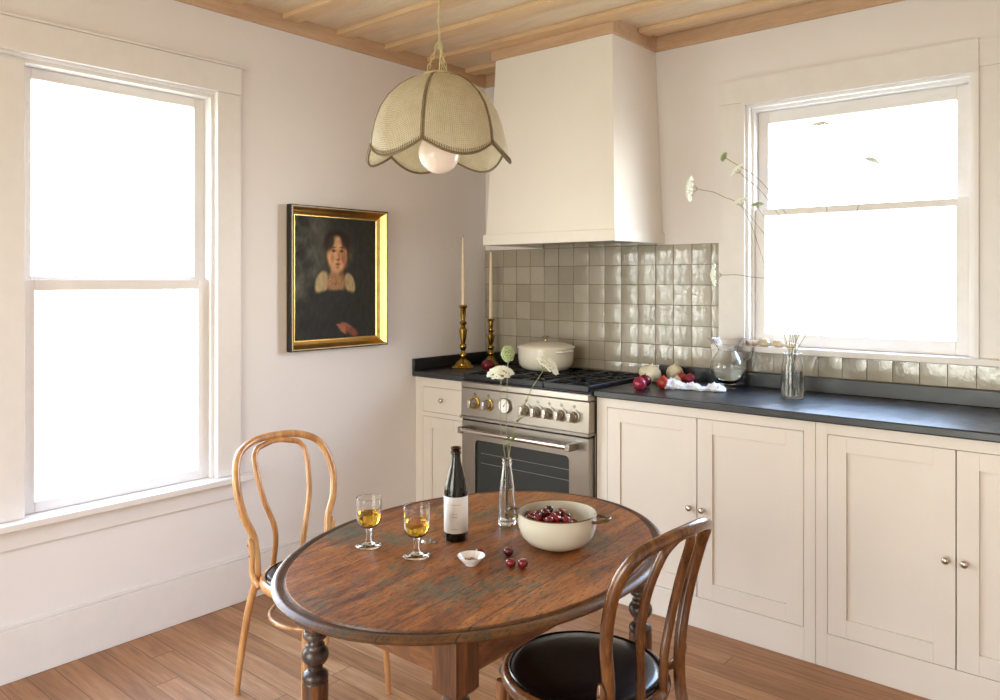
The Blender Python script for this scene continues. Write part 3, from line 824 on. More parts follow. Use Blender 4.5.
MB().add(vs, [f[::1] for f in fs], True).build('moulded_edge', M_tedge, tb)
# frame, legs in world axes (the underframe is square to the room)
fr = TPH
ux = Vector((math.cos(-fr), math.sin(-fr), 0)); uy = Vector((-math.sin(-fr), math.cos(-fr), 0))
cen = Vector((1.765 - TC[0], -2.0 - TC[1], 0)); cen.rotate(Matrix.Rotation(-fr, 3, 'Z'))
def L(x, y, z): return cen + ux * x + uy * y + Vector((0, 0, z))
LA, LB, BZ, HW = .228, .361, .580, .033
prof = [(.0001, 0), (.013, 0), (.014, .01), (.012, .04), (.015, .09), (.022, .150), (.024, .172), (.018, .180), (.026, .187), (.033, .196), (.034, .206), (.028, .216), (.019, .222), (.0235, .232), (.027, .26), (.0305, .40), (.0305, .452),
        (.029, .457), (.031, .461), (.030, .470), (.024, .4755), (.018, .480), (.0175, .490), (.024, .496), (.030, .505), (.032, .514), (.030, .524), (.0245, .531), (.022, .534), (.022, .540), (.0185, .543), (.018, .550), (.026, .554), (.029, .560), (.028, .567), (.024, .571), (.026, .580)]
for sx, sy in ((1, -1), (-1, -1), (1, 1), (-1, 1)):
    c = L(sx * LA, sy * LB, 0)
    m = MB()
    m.cur = 0
    seg = [p for p in prof]
    m.lathe([p for p in prof if p[1] <= .180], 28, c)
    m.lathe([p for p in prof if .222 <= p[1] <= .452], 28, c)
    q = [c + ux * a * HW + uy * b * HW for a, b in ((-1, -1), (1, -1), (1, 1), (-1, 1))]
    q2 = [c + ux * a * HW * .8 + uy * b * HW * .8 for a, b in ((-1, -1), (1, -1), (1, 1), (-1, 1))]
    up = lambda l, z: [(p.x, p.y, z) for p in l]
    m.hexa(up(q, BZ + .008), up(q, TZ - .0231)); m.hexa(up(q2, BZ), up(q, BZ + .008))
    m.cur = 1
    m.lathe([p for p in prof if .180 <= p[1] <= .222], 28, c)
    m.lathe([p for p in prof if .452 <= p[1] <= .58], 28, c)
    m.build('leg', [M_legw, M_ring], tb)
def apron(x0, y0, x1, y1):
    m = MB(); a, b = L(x0, y0, 0), L(x1, y1, 0); d = (b - a).normalized(); n_ = Vector((-d.y, d.x, 0)) * .011; N = 16; vs = []; 
    for i in range(N + 1):
        u = i / N; p = a + (b - a) * u
        zb = .620
        for s, z in ((-1, zb), (1, zb), (1, TZ - .0232), (-1, TZ - .0232)): q_ = p + n_ * s; vs.append((q_.x, q_.y, z))
    fs = []
    for i in range(N):
        for k_ in range(4): fs.append([i * 4 + k_, i * 4 + (k_ + 1) % 4, i * 4 + 4 + (k_ + 1) % 4, i * 4 + 4 + k_])
    fs.append([0, 3, 2, 1]); fs.append([N * 4, N * 4 + 1, N * 4 + 2, N * 4 + 3])
    m.add(vs, fs); m.build('apron', M_apron, tb)
e = HW + .0005
o_ = HW - .013
apron(-LA + e, -LB - o_, LA - e, -LB - o_); apron(-LA + e, LB + o_, LA - e, LB + o_); apron(-LA - o_, -LB + e, -LA - o_, LB - e); apron(LA + o_, -LB + e, LA + o_, LB - e)

# ---------------------------------------------------------------- bentwood chairs
def chair(label, v, pose, wood_m, leather, rod, foot_rear=(-.21, .178), foot_front=(.175, .165), SZ=.45, SR=.2, Z0=.45):
    w0, w1, h1, h2, i0, i1, ih1, ih2, xb, lean, cu, bow = v
    t = thing('bentwood_chair', label, 'chair', (pose[0], pose[1], 0), pose[2], group=None)
    def archpts(w0, w1, h1, h2):
        r_ = [(w0, -.02), (w0 + .1 * (w1 - w0), .08), (w0 + .75 * (w1 - w0), h1 * .62), (w1, h1), (w1 * .86, h1 + (h2 - h1) * .66), (w1 * .5, h2 - .008), (0, h2)]
        return [(-a, b) for a, b in r_] + [(a, b) for a, b in r_[::-1][1:]]
    def to3(y, s): return Vector((-xb - math.tan(lean) * s - cu * s * s + bow * (y / .2) ** 2 * .03, y, Z0 + s))
    up = [to3(y, s) for y, s in archpts(w0, w1, h1, h2)]
    fx, fy = foot_rear
    def rear(sgn): return [Vector((fx, sgn * fy, 0)), Vector((fx + .018, sgn * (fy - .004), .12)), Vector((fx + .036, sgn * (w0 + .012), .28)), Vector((-xb + .006 if True else 0, sgn * w0, .38))]
    path = rear(-1) + up + rear(1)[::-1]
    P = cr(path, 8); n = len(P)
    rd = [rod * (.80 + .2 * min(1, p.z / .3)) for p in P]
    MB().tube(P, rd, 14).build('back_frame', wood_m, t)
    ip = [to3(y, s) for y, s in archpts(i0, i1, ih1, ih2)]
    for p in (ip[0], ip[-1]): p.x = -.188; p.z = SZ - .015
    for p in ip: p.x += .004
    # the two bows touch near the crest
    MB().tube(cr(ip, 8), rod * .74, 12).build('inner_bow', wood_m, t)
    # seat ring and pad
    dz = SZ - .45; up_ = lambda pr: [(r, z + dz) for r, z in pr]
    MB().lathe(up_([(SR - .042, .424), (SR - .012, .420), (SR, .428), (SR + .003, .440), (SR, .452), (SR - .008, .4575), (SR - .016, .456), (SR - .018, .446), (SR - .042, .444), (SR - .042, .424)]), 64, sx=1.0, sy=.98).build('seat_ring', wood_m, t)
    pad = MB().lathe(up_([(SR - .019, .4455), (SR - .0175, .453), (SR - .021, .459), (SR - .035, .4635), (SR - .07, .466), (SR - .12, .4655), (.0001, .463)]), 64, sx=1.0, sy=.98).build('seat_pad', leather, t)
    MB().lathe(up_([(SR - .0172, .4555), (SR - .0150, .4585), (SR - .0172, .461), (SR - .0195, .4585), (SR - .0172, .4555)]), 64, sx=1, sy=.98).build('piping', leather, pad)
    for s in (-1, 1):
        fx2, fy2 = foot_front
        MB().tube(cr([(fx2, s * fy2, 0), (fx2 - .012, s * (fy2 - .004), .14), (fx2 - .030, s * (fy2 - .022), .33), (fx2 - .034, s * (fy2 - .032), SZ - .026)], 8), [rod * .72 + rod * .3 * i / 24 for i in range(25)], 14).build('leg', wood_m, t)
    # ring below the seat
    rr = .150; C = [(rr * math.cos(a) - .008, rr * math.sin(a) * 1.0, .285) for a in [2 * PI * q / 48 for q in range(48)]]
    MB().tube(C, rod * .55, 10, closed=True).build('stretcher_ring', wood_m, t)
    # hip braces screwed to the uprights
    for s in (-1, 1):
        br = cr([(-.095, s * .85 * SR, SZ - .025), (-.14, s * (w0 + .016), SZ + .004), to3(s * (w0 + .018), .04) + Vector((0, 0, 0)), to3(s * (w0 + .020 + .1 * (w1 - w0)), .085)], 6)
        b = MB().tube(br, [.0095] * 4 + [.0105] * (len(br) - 7) + [.009, .007, .004], 10, flat=1).build('hip_brace', wood_m, t)
        for q in (.62, .86):
            p = br[int(q * (len(br) - 1))]; MB().sphere(p + Vector((0, s * .009, 0)), .0035, 8, 6).build('screw', M_blackw, b)
    return t
chair('honey coloured bentwood chair with double bow back by the left wall', (.144, .192, .259, .391, .056, .104, .311, .375, .155, .119, .391, .987), (.89, -1.873, -.031), M_bent, M_leather, .0130, SZ=.408, SR=.188)
chair('dark brown bentwood chair with black leather seat in the foreground, pushed under the table', (.140, .168, .293, .390, .045, .067, .258, .380, .191, -.03, .62, 1.455), (2.027, -1.955, 3.083), M_bentd, M_leather, .0140, SZ=.482, SR=.197, Z0=.48)

# ---------------------------------------------------------------- things on the table
def glass(label, x, y, liq=.0):
    t = thing('wine_glass', label, 'glass', (x, y, TZ), group='stemmed glasses of golden wine')
    MB().lathe([(.0001, .0006), (.0315, .0006), (.0325, .0016), (.031, .0034), (.016, .0065), (.008, .0105), (.0068, .018), (.0066, .040), (.0085, .046), (.0001, .047)], 40).build('foot_and_stem', M_glass, t)
    MB().lathe([(.0001, .0445), (.010, .0452), (.021, .0505), (.0285, .060), (.0312, .072), (.0312, .120), (.0304, .1206), (.0297, .120), (.0297, .072), (.0270, .0612), (.0200, .0525), (.0095, .0482), (.0001, .0476)], 40).build('bowl', M_glass, t)
    MB().lathe([(.0001, .0480), (.0092, .0486), (.0196, .0530), (.0265, .0615), (.0292, .072), (.0292, .082 + liq), (.0001, .0815 + liq)], 40).build('wine', M_wine, t)
glass('wine glass half full of golden wine, left one nearest the honey chair', 1.565, -2.221)
glass('wine glass half full of golden wine, right one beside the bottle cap', 1.707, -2.194, .002)

t = thing('wine_bottle', 'dark brown glass bottle with white paper label on the table', 'bottle', (1.694, -2.044, TZ)); t.scale = (1, 1, 1.02)
R0 = .030
MB().lathe([(.0001, .006), (.015, .004), (.025, 0), (R0 - .001, .002), (R0, .008), (R0, .120), (.0285, .134), (.0245, .152), (.0180, .173), (.0135, .192), (.0118, .206), (.0118, .212), (.0136, .2135), (.0136, .219), (.0122, .220), (.0122, .223), (.0136, .2245), (.0136, .229), (.012, .230),
            (.0095, .2295), (.0095, .205), (.0115, .191), (.016, .172), (.0225, .151), (.0265, .133), (.0278, .120), (.0278, .008), (.0001, .009)], 48).build('glass', M_bottle, t)
MB().lathe([(.0001, .0095), (.0272, .0095), (.0272, .120), (.0258, .133), (.0222, .149), (.0001, .149)], 40).build('wine', M_bottled, t)
m = MB(); vs = []; N = 60; fs = []
a0 = math.atan2(-3.494 + 2.028, 3.067 - 1.676) - 1.9
for i in range(N + 1):
    a = a0 + 3.8 * i / N
    for z in (.022, .111): vs.append(((R0 + .0005) * math.cos(a), (R0 + .0005) * math.sin(a), z))
for i in range(N): fs.append([2 * i, 2 * i + 2, 2 * i + 3, 2 * i + 1])
m.add(vs, fs, True); lb = m.build('paper_label', M_label, t, solid=.0003)
# the tiny print on the label is too small to read : short uneven strokes
def print_on(parent, rows, amid, rad, mat):
    m = MB(); rr = random.Random(4)
    for (wid, z, h) in rows:
        s_ = -wid / 2
        while s_ < wid / 2:
            w = rr.uniform(.0005, .0011); z1 = z + rr.uniform(0, h * .5); z0 = z - h * rr.uniform(.2, .6)
            A = amid + s_ / rad; B = amid + (s_ + w) / rad
            m.add([(rad * math.cos(A), rad * math.sin(A), z0), (rad * math.cos(B), rad * math.sin(B), z0), (rad * math.cos(B), rad * math.sin(B), z1), (rad * math.cos(A), rad * math.sin(A), z1)], [[0, 1, 2, 3]])
            s_ += w + rr.choice((.0004, .0006, .0006, .0016))
    o = m.build('printing', mat, parent); o['kind'] = 'stuff'
print_on(lb, [(.031, .093, .0022), (.013, .070, .0018), (.015, .063, .0018), (.016, .033, .0018)], a0 + 1.78, R0 + .0009, M_ink)

# bottle cap
t = thing('bottle_cap', 'small tin bottle cap behind the right wine glass', 'cap', (1.652, -2.105, TZ), .4)
MB().lathe([(.0001, .0065), (.010, .0062), (.0125, .005), (.0145, .0002), (.0135, .0002), (.0115, .0045), (.0001, .0052)][::-1], 42, fn=lambda a, z: 1 + (.04 * math.cos(21 * a) if z < .004 else 0)).build('shell', M_tin, t)
MB().box(.010, .026, -.004, .004, .0005, .0022).build('tab', M_tin, t, bevel=.0008)

# bud vase
t = thing('bud_vase', 'tall slim clear pressed glass bud vase holding wildflowers', 'vase', (1.715, -1.866, TZ))
def ribs(a, z):
    return 1 + (.035 * math.cos(10 * a + z * 260) * math.cos(10 * a - z * 260) if .012 < z < .10 else 0)
vp = [(.0001, 0), (.021, 0), (.0235, .003), (.0245, .012)] + [(.0245 - .0055 * ((z - .012) / .09), z) for z in [.012 + .09 * q / 18 for q in range(1, 19)]] + [(.0165, .125), (.0135, .145), (.012, .158), (.0118, .162), (.0135, .164), (.0135, .167), (.012, .169), (.012, .172), (.0135, .174), (.013, .178)]
vi = [(.0112, .1785), (.0100, .170), (.0100, .158), (.0115, .145), (.0145, .125), (.0168, .10), (.0200, .05), (.0212, .013), (.0001, .010)]
MB().lathe(vp + vi, 60, fn=ribs).build('body', M_glass, t)
MB().lathe([(.0001, .0105), (.0202, .0135), (.0192, .05), (.0162, .098), (.0001, .098)], 32).build('water', M_water, t)
VX, VY = 1.715, -1.866
camr = Vector((.7636, .6457, 0)); camf = Vector((-.6457, .7636, 0))
def vpt(u, v, t_=2.143): # point at depth t_ seen at u, v
    c = Vector((3.067, -3.494, 0)) + camf * t_ + camr * (t_ * (u - 500) / 784); return Vector((c.x, c.y, 1.3987 - (v - 280) * t_ / 784))
GF = 'wild carrot flowers in the bud vase'
base = lambda dx, dy, z=.015: Vector((VX + dx, VY + dy, TZ + z))
neck = lambda dx, dy: Vector((VX + dx, VY + dy, TZ + .172))
flower('white wild carrot flower on a straight stem, left of the vase group', vpt(501, 381, 2.12), base(.003, -.004), (0, 0, 0), .035, 150, M_flower, GF, axis=(.1, -.25, 1), seed=1, dens=.0034, dome=.55, mids=[neck(-.003, -.004), vpt(500.5, 425, 2.125)], leaf=[(.45, 1)])
flower('white wild carrot flower leaning right on a curved stem', vpt(543, 371, 2.13), base(-.006, .003), (0, 0, 0), .034, 150, M_flower, GF, axis=(.55, .25, .75), seed=2, dens=.0034, dome=.55, mids=[neck(.004, .003), vpt(514, 430, 2.14), vpt(530, 392, 2.135)], leaf=[(.42, 1), (.55, 1)])
flower('closed green wild carrot seed head, tallest in the vase', vpt(508, 361, 2.16), base(.006, .004), (0, 0, 0), .0165, 130, M_green, GF, axis=(.1, 0, 1), seed=3, mids=[neck(.002, .005), vpt(506, 420, 2.155)], dome=2.0, dens=.0030, leaf=[(.5, 1)])

# vase of flowers on the counter, right of the pitcher
GX, GY = 1.905, -.26
t = thing('glass_vase', 'clear glass vase of tall white wildflowers on the right counter', 'vase', (GX, GY, .915))
MB().lathe([(.0001, 0), (.042, 0), (.045, .004), (.046, .06), (.042, .13), (.034, .165), (.036, .185), (.0345, .1855), (.0325, .165), (.0400, .13), (.0435, .06), (.0425, .01), (.0001, .008)], 40).build('body', M_glass, t)
MB().lathe([(.0001, .0085), (.0415, .0105), (.0425, .06), (.0400, .11), (.0001, .11)], 40).build('water', M_water, t)
GW = 'tall white wildflowers in the counter vase'
def cp_(u, v, t_): return vpt(u, v, t_)
tb_ = 3.15
nk = Vector((GX, GY, .915 + .18))
fl = [((698, 189), 3.25, .052, 150, M_flower, [(722, 196), (750, 222)], (-1, -.3, .1), 'white wildflower farthest left, on an arching stem against the wall', .0045),
      ((726, 158), 3.2, .020, 60, M_green, [(765, 186), (800, 250)], (-.8, 0, .5), 'green closed wildflower bud highest on the left', .0030),
      ((740, 173), 3.2, .032, 80, M_flower, [(768, 200), (800, 260)], (-.6, -.3, .7), 'white wildflower just below the highest green bud', .0035),
      ((742, 206), 3.2, .034, 80, M_flower, [(758, 226), (790, 275)], (-.3, -.3, .9), 'white wildflower in front of the window casing edge', .0038),
      ((758, 208), 3.2, .024, 60, M_green, [(770, 226), (800, 275)], (-.2, 0, 1), 'small grey green wildflower head in front of the glass', .0032),
      ((722, 275), 3.2, .046, 120, M_flower, [(745, 276), (790, 290)], (-1, -.4, .0), 'white wildflower lowest, beside the tile edge', .0042),
      ((820, 130), 3.1, .034, 80, M_flower, [(826, 200), (828, 270)], (0, -.2, 1), 'white wildflower standing straight up from the counter vase', .0042),
      ((870, 165), 3.1, .030, 70, M_flower, [(856, 215), (840, 280)], (.5, -.2, .9), 'white wildflower bending right from the counter vase', .0042)]
for i, (uv, tt, r, n, mt, mids, ax, lab, dn) in enumerate(fl):
    a = i * 1.3
    flower(lab, cp_(uv[0], uv[1], tt), (GX + .018 * math.cos(a), GY + .018 * math.sin(a), .93), (0, 0, 0), r, n, mt, GW, axis=ax, seed=20 + i, dens=dn,
           mids=[nk + Vector((.012 * math.cos(a + PI), .012 * math.sin(a + PI), 0)), cp_(mids[1][0], mids[1][1], tt - .03), cp_(mids[0][0], mids[0][1], tt)], rstem=.0014)

# stones on the window sill
rr = random.Random(5)
for (x, r, sc, rz, lab) in ((1.640, .022, (1.5, .9, .62), .2, 'flat pale stone at the left end of the window sill'),
                            (1.694, .026, (1.3, .8, .78), -.5, 'larger rounded pale stone in the middle of the sill stones'),
                            (1.757, .023, (1.2, .9, .85), .3, 'pale stone on the sill right of the larger one'),
                            (1.815, .020, (1.4, .8, .6), .1, 'small flat pale stone farthest right on the sill')):
    m = MB(); sd = rr.random() * 9
    m.sphere((0, 0, r * sc[2] * .93), r, 22, 14, sc, lambda p: .22 * noise.noise(p * 1.3 + Vector((sd, 0, 0))))
    o = m.build('beach_stone', M_shell); o.location = (x, -.026, 1.0995); o.rotation_euler = (0, 0, rz)
    tag(o, lab, 'stone', 'pale stones along the window sill')

# serving pot with cherries
PX, PY = 1.917, -1.914
t = thing('enamel_bowl_pot', 'cream enamel two handled pot full of cherries on the table', 'pot', (PX, PY, TZ))
MB().lathe([(.0001, .001), (.052, .001), (.062, .004), (.078, .014), (.091, .030), (.0975, .050), (.0985, .064), (.0975, .076), (.0985, .0835)] +
           [(.0960, .0835), (.0950, .076), (.0960, .064), (.0945, .050), (.088, .031), (.075, .0165), (.058, .0075), (.0001, .005)], 64).build('body', M_pot, t)
MB().lathe([(.0960, .0835), (.0965, .0850), (.0983, .0854), (.0992, .0844), (.0990, .0832), (.0960, .0835)], 64).build('rim', M_olive, t)
for s in (0, PI):
    a = s + .42
    pts = [(.094, -.030, .072), (.108, -.027, .0735), (.126, -.016, .0765), (.130, 0, .077), (.126, .016, .0765), (.108, .027, .0735), (.094, .030, .072)]
    ca, sa = math.cos(a), math.sin(a)
    MB().tube(cr([(x * ca - y * sa, x * sa + y * ca, z) for x, y, z in pts], 6), .0048, 10, flat=.8).build('handle', M_olive, t)
def cherry_mesh(r=.0105):
    m = MB().sphere((0, 0, r * .94), r, 18, 12, (1.05, .98, .94), lambda p: -.22 * max(0, p.z) ** 8 - .03 * max(0, -p.y) * (1 - abs(p.z)))
    return m
proto = None; cnt = 0
def cherry(x, y, z, label, r=1.0, stem=True, rot=(0, 0, 0), group='cherries'):
    global proto, cnt
    if proto is None:
        t = thing('cherry', label, 'cherry', (0, 0, 0), group=group)
        cherry_mesh().build('fruit', M_cherry, t)
        MB().tube(cr([(0, 0, .0175), (.001, 0, .026), (.006, .001, .038), (.012, .002, .046)], 5), [.0006] * 14 + [.0008, .001], 6).build('stem', M_cstem, t)
        proto = t
    else: t = copy_tree(proto)
    if not stem:
        for ch in [c for c in list(COL.objects) if c.parent == t and c.name.startswith('stem')]:
            bpy.data.objects.remove(ch)
    t.location = (x, y, z); t.scale = (r, r, r); t.rotation_euler = rot; t['label'] = label; t['group'] = group
    return t
cherry(1.873, -2.052, TZ, 'cherry with dark skin standing alone between the small dish and the pot', 1.14, False, group='cherries on the table')
# heap in the pot: relax spheres inside the bowl
rr = random.Random(11); rc = .0112
pts = []
for i in range(135):
    a = rr.uniform(0, 2 * PI); q = rr.uniform(0, .05)
    pts.append([-.026 + q * math.cos(a) * 1.0, -.014 + q * math.sin(a), .03 + rr.uniform(0, .08)])
prf = [(.005, .0), (.0075, .058), (.0165, .075), (.031, .088), (.05, .0945), (.09, .096)]
def inner_r(z):
    for (z0, r0), (z1, r1) in zip(prf, prf[1:]):
        if z <= z1: return r0 + (r1 - r0) * (z - z0) / (z1 - z0) if z > z0 else 0
    return .096
for it in range(260):
    for p in pts: p[2] -= .0006; p[0] += (-.026 - p[0]) * .006; p[1] += (-.012 - p[1]) * .006
    for i in range(len(pts)):
        for j in range(i):
            d = Vector(pts[i]) - Vector(pts[j]); l = d.length
            if 1e-6 < l < 2 * rc:
                d *= (2 * rc - l) / l / 2
                for k_ in range(3): pts[i][k_] += d[k_]; pts[j][k_] -= d[k_]
    for p in pts:
        p[2] = max(p[2], .006 + rc)
        for _ in range(3):
            d = math.hypot(p[0], p[1]); lim = inner_r(p[2]) - rc * 1.02
            if d > lim:
                s = max(lim, .001) / max(d, 1e-6)
                if p[2] < .035: p[2] += .0008
                p[0] *= s; p[1] *= s
inpot = []
for i, p in enumerate(sorted(pts, key=lambda q: -q[2])):
    if p[2] < .030: continue    # nothing of the lower ones shows
    q = rr.uniform(0, 6.28); tl = rr.uniform(-.5, .5)
    cherry(PX + p[0], PY + p[1], TZ + p[2] - rc * .9, 'dark red cherry in the heap inside the cream pot', rc / .0105, i in (0, 2, 3, 5, 8), (tl, rr.uniform(-.5, .5), q), 'cherries heaped in the pot')
cherry(1.823, -2.098, TZ, 'cherry half hidden behind the small white dish', 1.05, False, group='cherries on the table')
cherry(1.925, -2.106, TZ, 'darkest cherry of the touching pair in front of the pot', 1.1, True, (0, 0, 3.4), group='cherries on the table')
cherry(1.949, -2.092, TZ, 'bright red cherry of the touching pair, nearest the pot handle side', 1.16, False, group='cherries on the table')

# small dish
t = thing('pinch_dish', 'tiny white porcelain dish of pink peppercorns on the table', 'dish', (1.846, -2.153, TZ))
MB().lathe([(.0001, .0008), (.014, .0008), (.015, .003), (.024, .012), (.0322, .0215), (.0325, .0225), (.0312, .0225), (.023, .0138), (.014, .0055), (.0001, .0042)], 44).build('bowl', M_dish, t)
m = MB(); rr = random.Random(2)
for i in range(55):
    a = rr.uniform(0, 6.28); d = math.sqrt(rr.random()) * .017
    m.sphere((d * math.cos(a), d * math.sin(a), .0066 + .18 * d + rr.uniform(0, .0012)), .0014, 7, 5)
o = m.build('peppercorns', M_flake, t); o['kind'] = 'stuff'

# ---------------------------------------------------------------- painting
def painting():
    y0, y1, z0, z1 = -1.394, -.812, 1.070, 1.745
    t = thing('framed_painting', 'old oil portrait of a woman in a gold frame on the left wall', 'painting', (0, (y0 + y1) / 2, z0))
    fw = .048
    # frame profile : (inset, x)
    def ring(prof, name, mat):
        vs = []
        for d, x in prof:
            for (a, b) in ((y0 + d, z0 + d), (y1 - d, z0 + d), (y1 - d, z1 - d), (y0 + d, z1 - d)): vs.append((x, a, b))
        m_ = len(prof); fs = [[i * 4 + k, i * 4 + (k + 1) % 4, ((i + 1) % m_) * 4 + (k + 1) % 4, ((i + 1) % m_) * 4 + k] for i in range(m_) for k in range(4)]
        return MB().add(vs, fs, False).build(name, mat, t, world=True)
    ring([(0, .018), (0, .051), (.002, .053), (.006, .053), (.006, .018), (0, .018)], 'outer_frame', M_blackw)
    ring([(.0062, .010), (.0062, .0535), (.0080, .0548), (.0100, .0535), (.0100, .010)], 'gilt_edge', M_goldl)
    ring([(.0101, .002), (.0101, .052), (.0125, .049), (.017, .041), (.022, .032), (.029, .0235), (.038, .017), (fw - .005, .0135), (fw - .004, .0150), (fw - .002, .0150), (fw, .012), (fw, .002)], 'gilt_moulding', M_gold)
    # canvas
    NU, NV = 110, 150; a, b, c, d = y0 + fw, y1 - fw, z0 + fw, z1 - fw
    me = bpy.data.meshes.new('canvas')
    vs = []; cols = []
    def ell(u, v, cu, cv, ru, rv, rot=0, soft=.15):
        x, y = u - cu, v - cv
        cr_, sr = math.cos(rot), math.sin(rot); x, y = x * cr_ + y * sr, -x * sr + y * cr_
        q = math.sqrt((x / ru) ** 2 + (y / rv) ** 2); return max(0, min(1, (1 + soft - q) / (2 * soft)))
    def mixc(A, B, f): return tuple(p * (1 - f) + q * f for p, q in zip(A, B))
    for j in range(NV + 1):
        for i in range(NU + 1):
            u, v = i / NU, j / NV
            vs.append((.008, a + (b - a) * u, c + (d - c) * v))
            asp = 1.22
            n1 = noise.fractal(Vector((u * 5, v * 6, 1)), 1, 2, 4); n2 = noise.fractal(Vector((u * 28, v * 14, 4)), 1, 2, 3)
            C = (44, 43, 38)
            C = mixc(C, (128, 126, 112), max(0, min(1, (.42 - u) * 1.8 + .2)) * max(0, min(1, .55 + n1 * .9)) * (1 if v > .3 else .55))
            C = mixc(C, (66, 64, 56), max(0, min(1, n1 * .8)) * .5)
            # coat / body
            C = mixc(C, (36, 36, 33), ell(u, v, .50, .12, .46, .42, 0, .2) * .75)
            # hair
            C = mixc(C, (92, 72, 50), ell(u, v, .525, .735, .185, .165, 0, .18) * (.55 + .5 * n2))
            C = mixc(C, (58, 42, 30), ell(u, v, .515, .755, .15, .15, 0, .22))
            C = mixc(C, (34, 25, 19), ell(u, v, .50, .82, .135, .085, 0, .25))
            # blouse collar and chest
            C = mixc(C, (176, 156, 116), ell(u, v, .32, .46, .075, .105, -.5, .15))
            C = mixc(C, (168, 148, 108), ell(u, v, .665, .455, .060, .095, .45, .15))
            C = mixc(C, (158, 120, 84), ell(u, v, .49, .46, .125, .085, 0, .25))
            # neck
            C = mixc(C, (160, 118, 82), ell(u, v, .50, .55, .078, .11, 0, .2))
            C = mixc(C, (116, 80, 56), ell(u, v, .56, .57, .03, .07, .1, .4) * .7)
            # dark neckline
            C = mixc(C, (40, 40, 36), ell(u, v, .49, .335, .30, .065, 0, .18))
            # face
            C = mixc(C, (206, 156, 112), ell(u, v, .505, .70, .122, .150, 0, .12))
            C = mixc(C, (196, 154, 112), ell(u, v, .48, .79, .07, .05, 0, .5) * .6)
            C = mixc(C, (150, 92, 66), ell(u, v, .585, .69, .035, .09, .1, .5) * .7)
            C = mixc(C, (170, 104, 80), ell(u, v, .575, .665, .03, .03, 0, .5) * .5)
            C = mixc(C, (172, 112, 84), ell(u, v, .45, .665, .028, .026, 0, .6) * .3)
            # hair parting over the brow
            C = mixc(C, (40, 29, 21), ell(u, v, .41, .80, .055, .075, -.5, .3) * .9)
            C = mixc(C, (40, 29, 21), ell(u, v, .61, .815, .055, .07, .5, .3) * .9)
            # eyes, brows, nose, mouth
            for ex in (.465, .562):
                C = mixc(C, (120, 84, 60), ell(u, v, ex, .730, .028, .014, 0, .5) * .8)
                C = mixc(C, (48, 34, 28), ell(u, v, ex, .727, .017, .0075, 0, .4))
                C = mixc(C, (70, 46, 34), ell(u, v, ex, .757, .030, .0055, .1 if ex < .5 else -.1, .5) * .8)
            C = mixc(C, (142, 92, 66), ell(u, v, .530, .690, .011, .040, .05, .6) * .7)
            C = mixc(C, (110, 64, 48), ell(u, v, .517, .655, .022, .008, 0, .6) * .8)
            C = mixc(C, (128, 62, 48), ell(u, v, .515, .617, .032, .010, 0, .5) * .8)
            C = mixc(C, (132, 88, 62), ell(u, v, .515, .590, .022, .008, 0, .6) * .6)
            # beads
            for q in range(9):
                an = PI + PI * q / 8; C = mixc(C, (104, 62, 40), ell(u, v, .49 + .10 * math.cos(an), .53 + .10 * math.sin(an) * .8, .008, .006, 0, .5) * .7)
            # hand and fingers
            C = mixc(C, (148, 88, 64), ell(u, v, .62, .085, .085, .035, -.35, .2))
            for q in range(4): C = mixc(C, (158, 98, 72), ell(u, v, .545 + .012 * q, .105 - .018 * q, .048, .0085, -.15 - .1 * q, .3))
            C = mixc(C, (120, 68, 50), ell(u, v, .70, .045, .07, .035, -.5, .3))
            k_ = 1 + n2 * .16
            cols.append(tuple(max(0, min(255, q * k_)) for q in C))
    fs = [[j * (NU + 1) + i, j * (NU + 1) + i + 1, (j + 1) * (NU + 1) + i + 1, (j + 1) * (NU + 1) + i] for j in range(NV) for i in range(NU)]
    off = t.location
    me.from_pydata([tuple(Vector(v) - off) for v in vs], [], fs); me.update()
    ca = me.color_attributes.new('paint', 'FLOAT_COLOR', 'POINT')
    for i, cc in enumerate(cols): ca.data[i].color = lin(cc)
    n = NT('oil_paint'); at = n.node('ShaderNodeAttribute', attribute_name='paint')
    n.set(Base_Color=at.outputs['Color'], Roughness=.6, Specular_IOR_Level=.25); n.bump(n.noise(n.coord((1, 1, 1)), 160, 4), .18, .002)
    me.materials.append(n.m)
    o = bpy.data.objects.new('canvas', me); COL.objects.link(o); o.parent = t
    MB().box(.0005, .0079, a - .002, b + .002, c - .002, d + .002).build('backing', M_blackw, t, world=True)
painting()

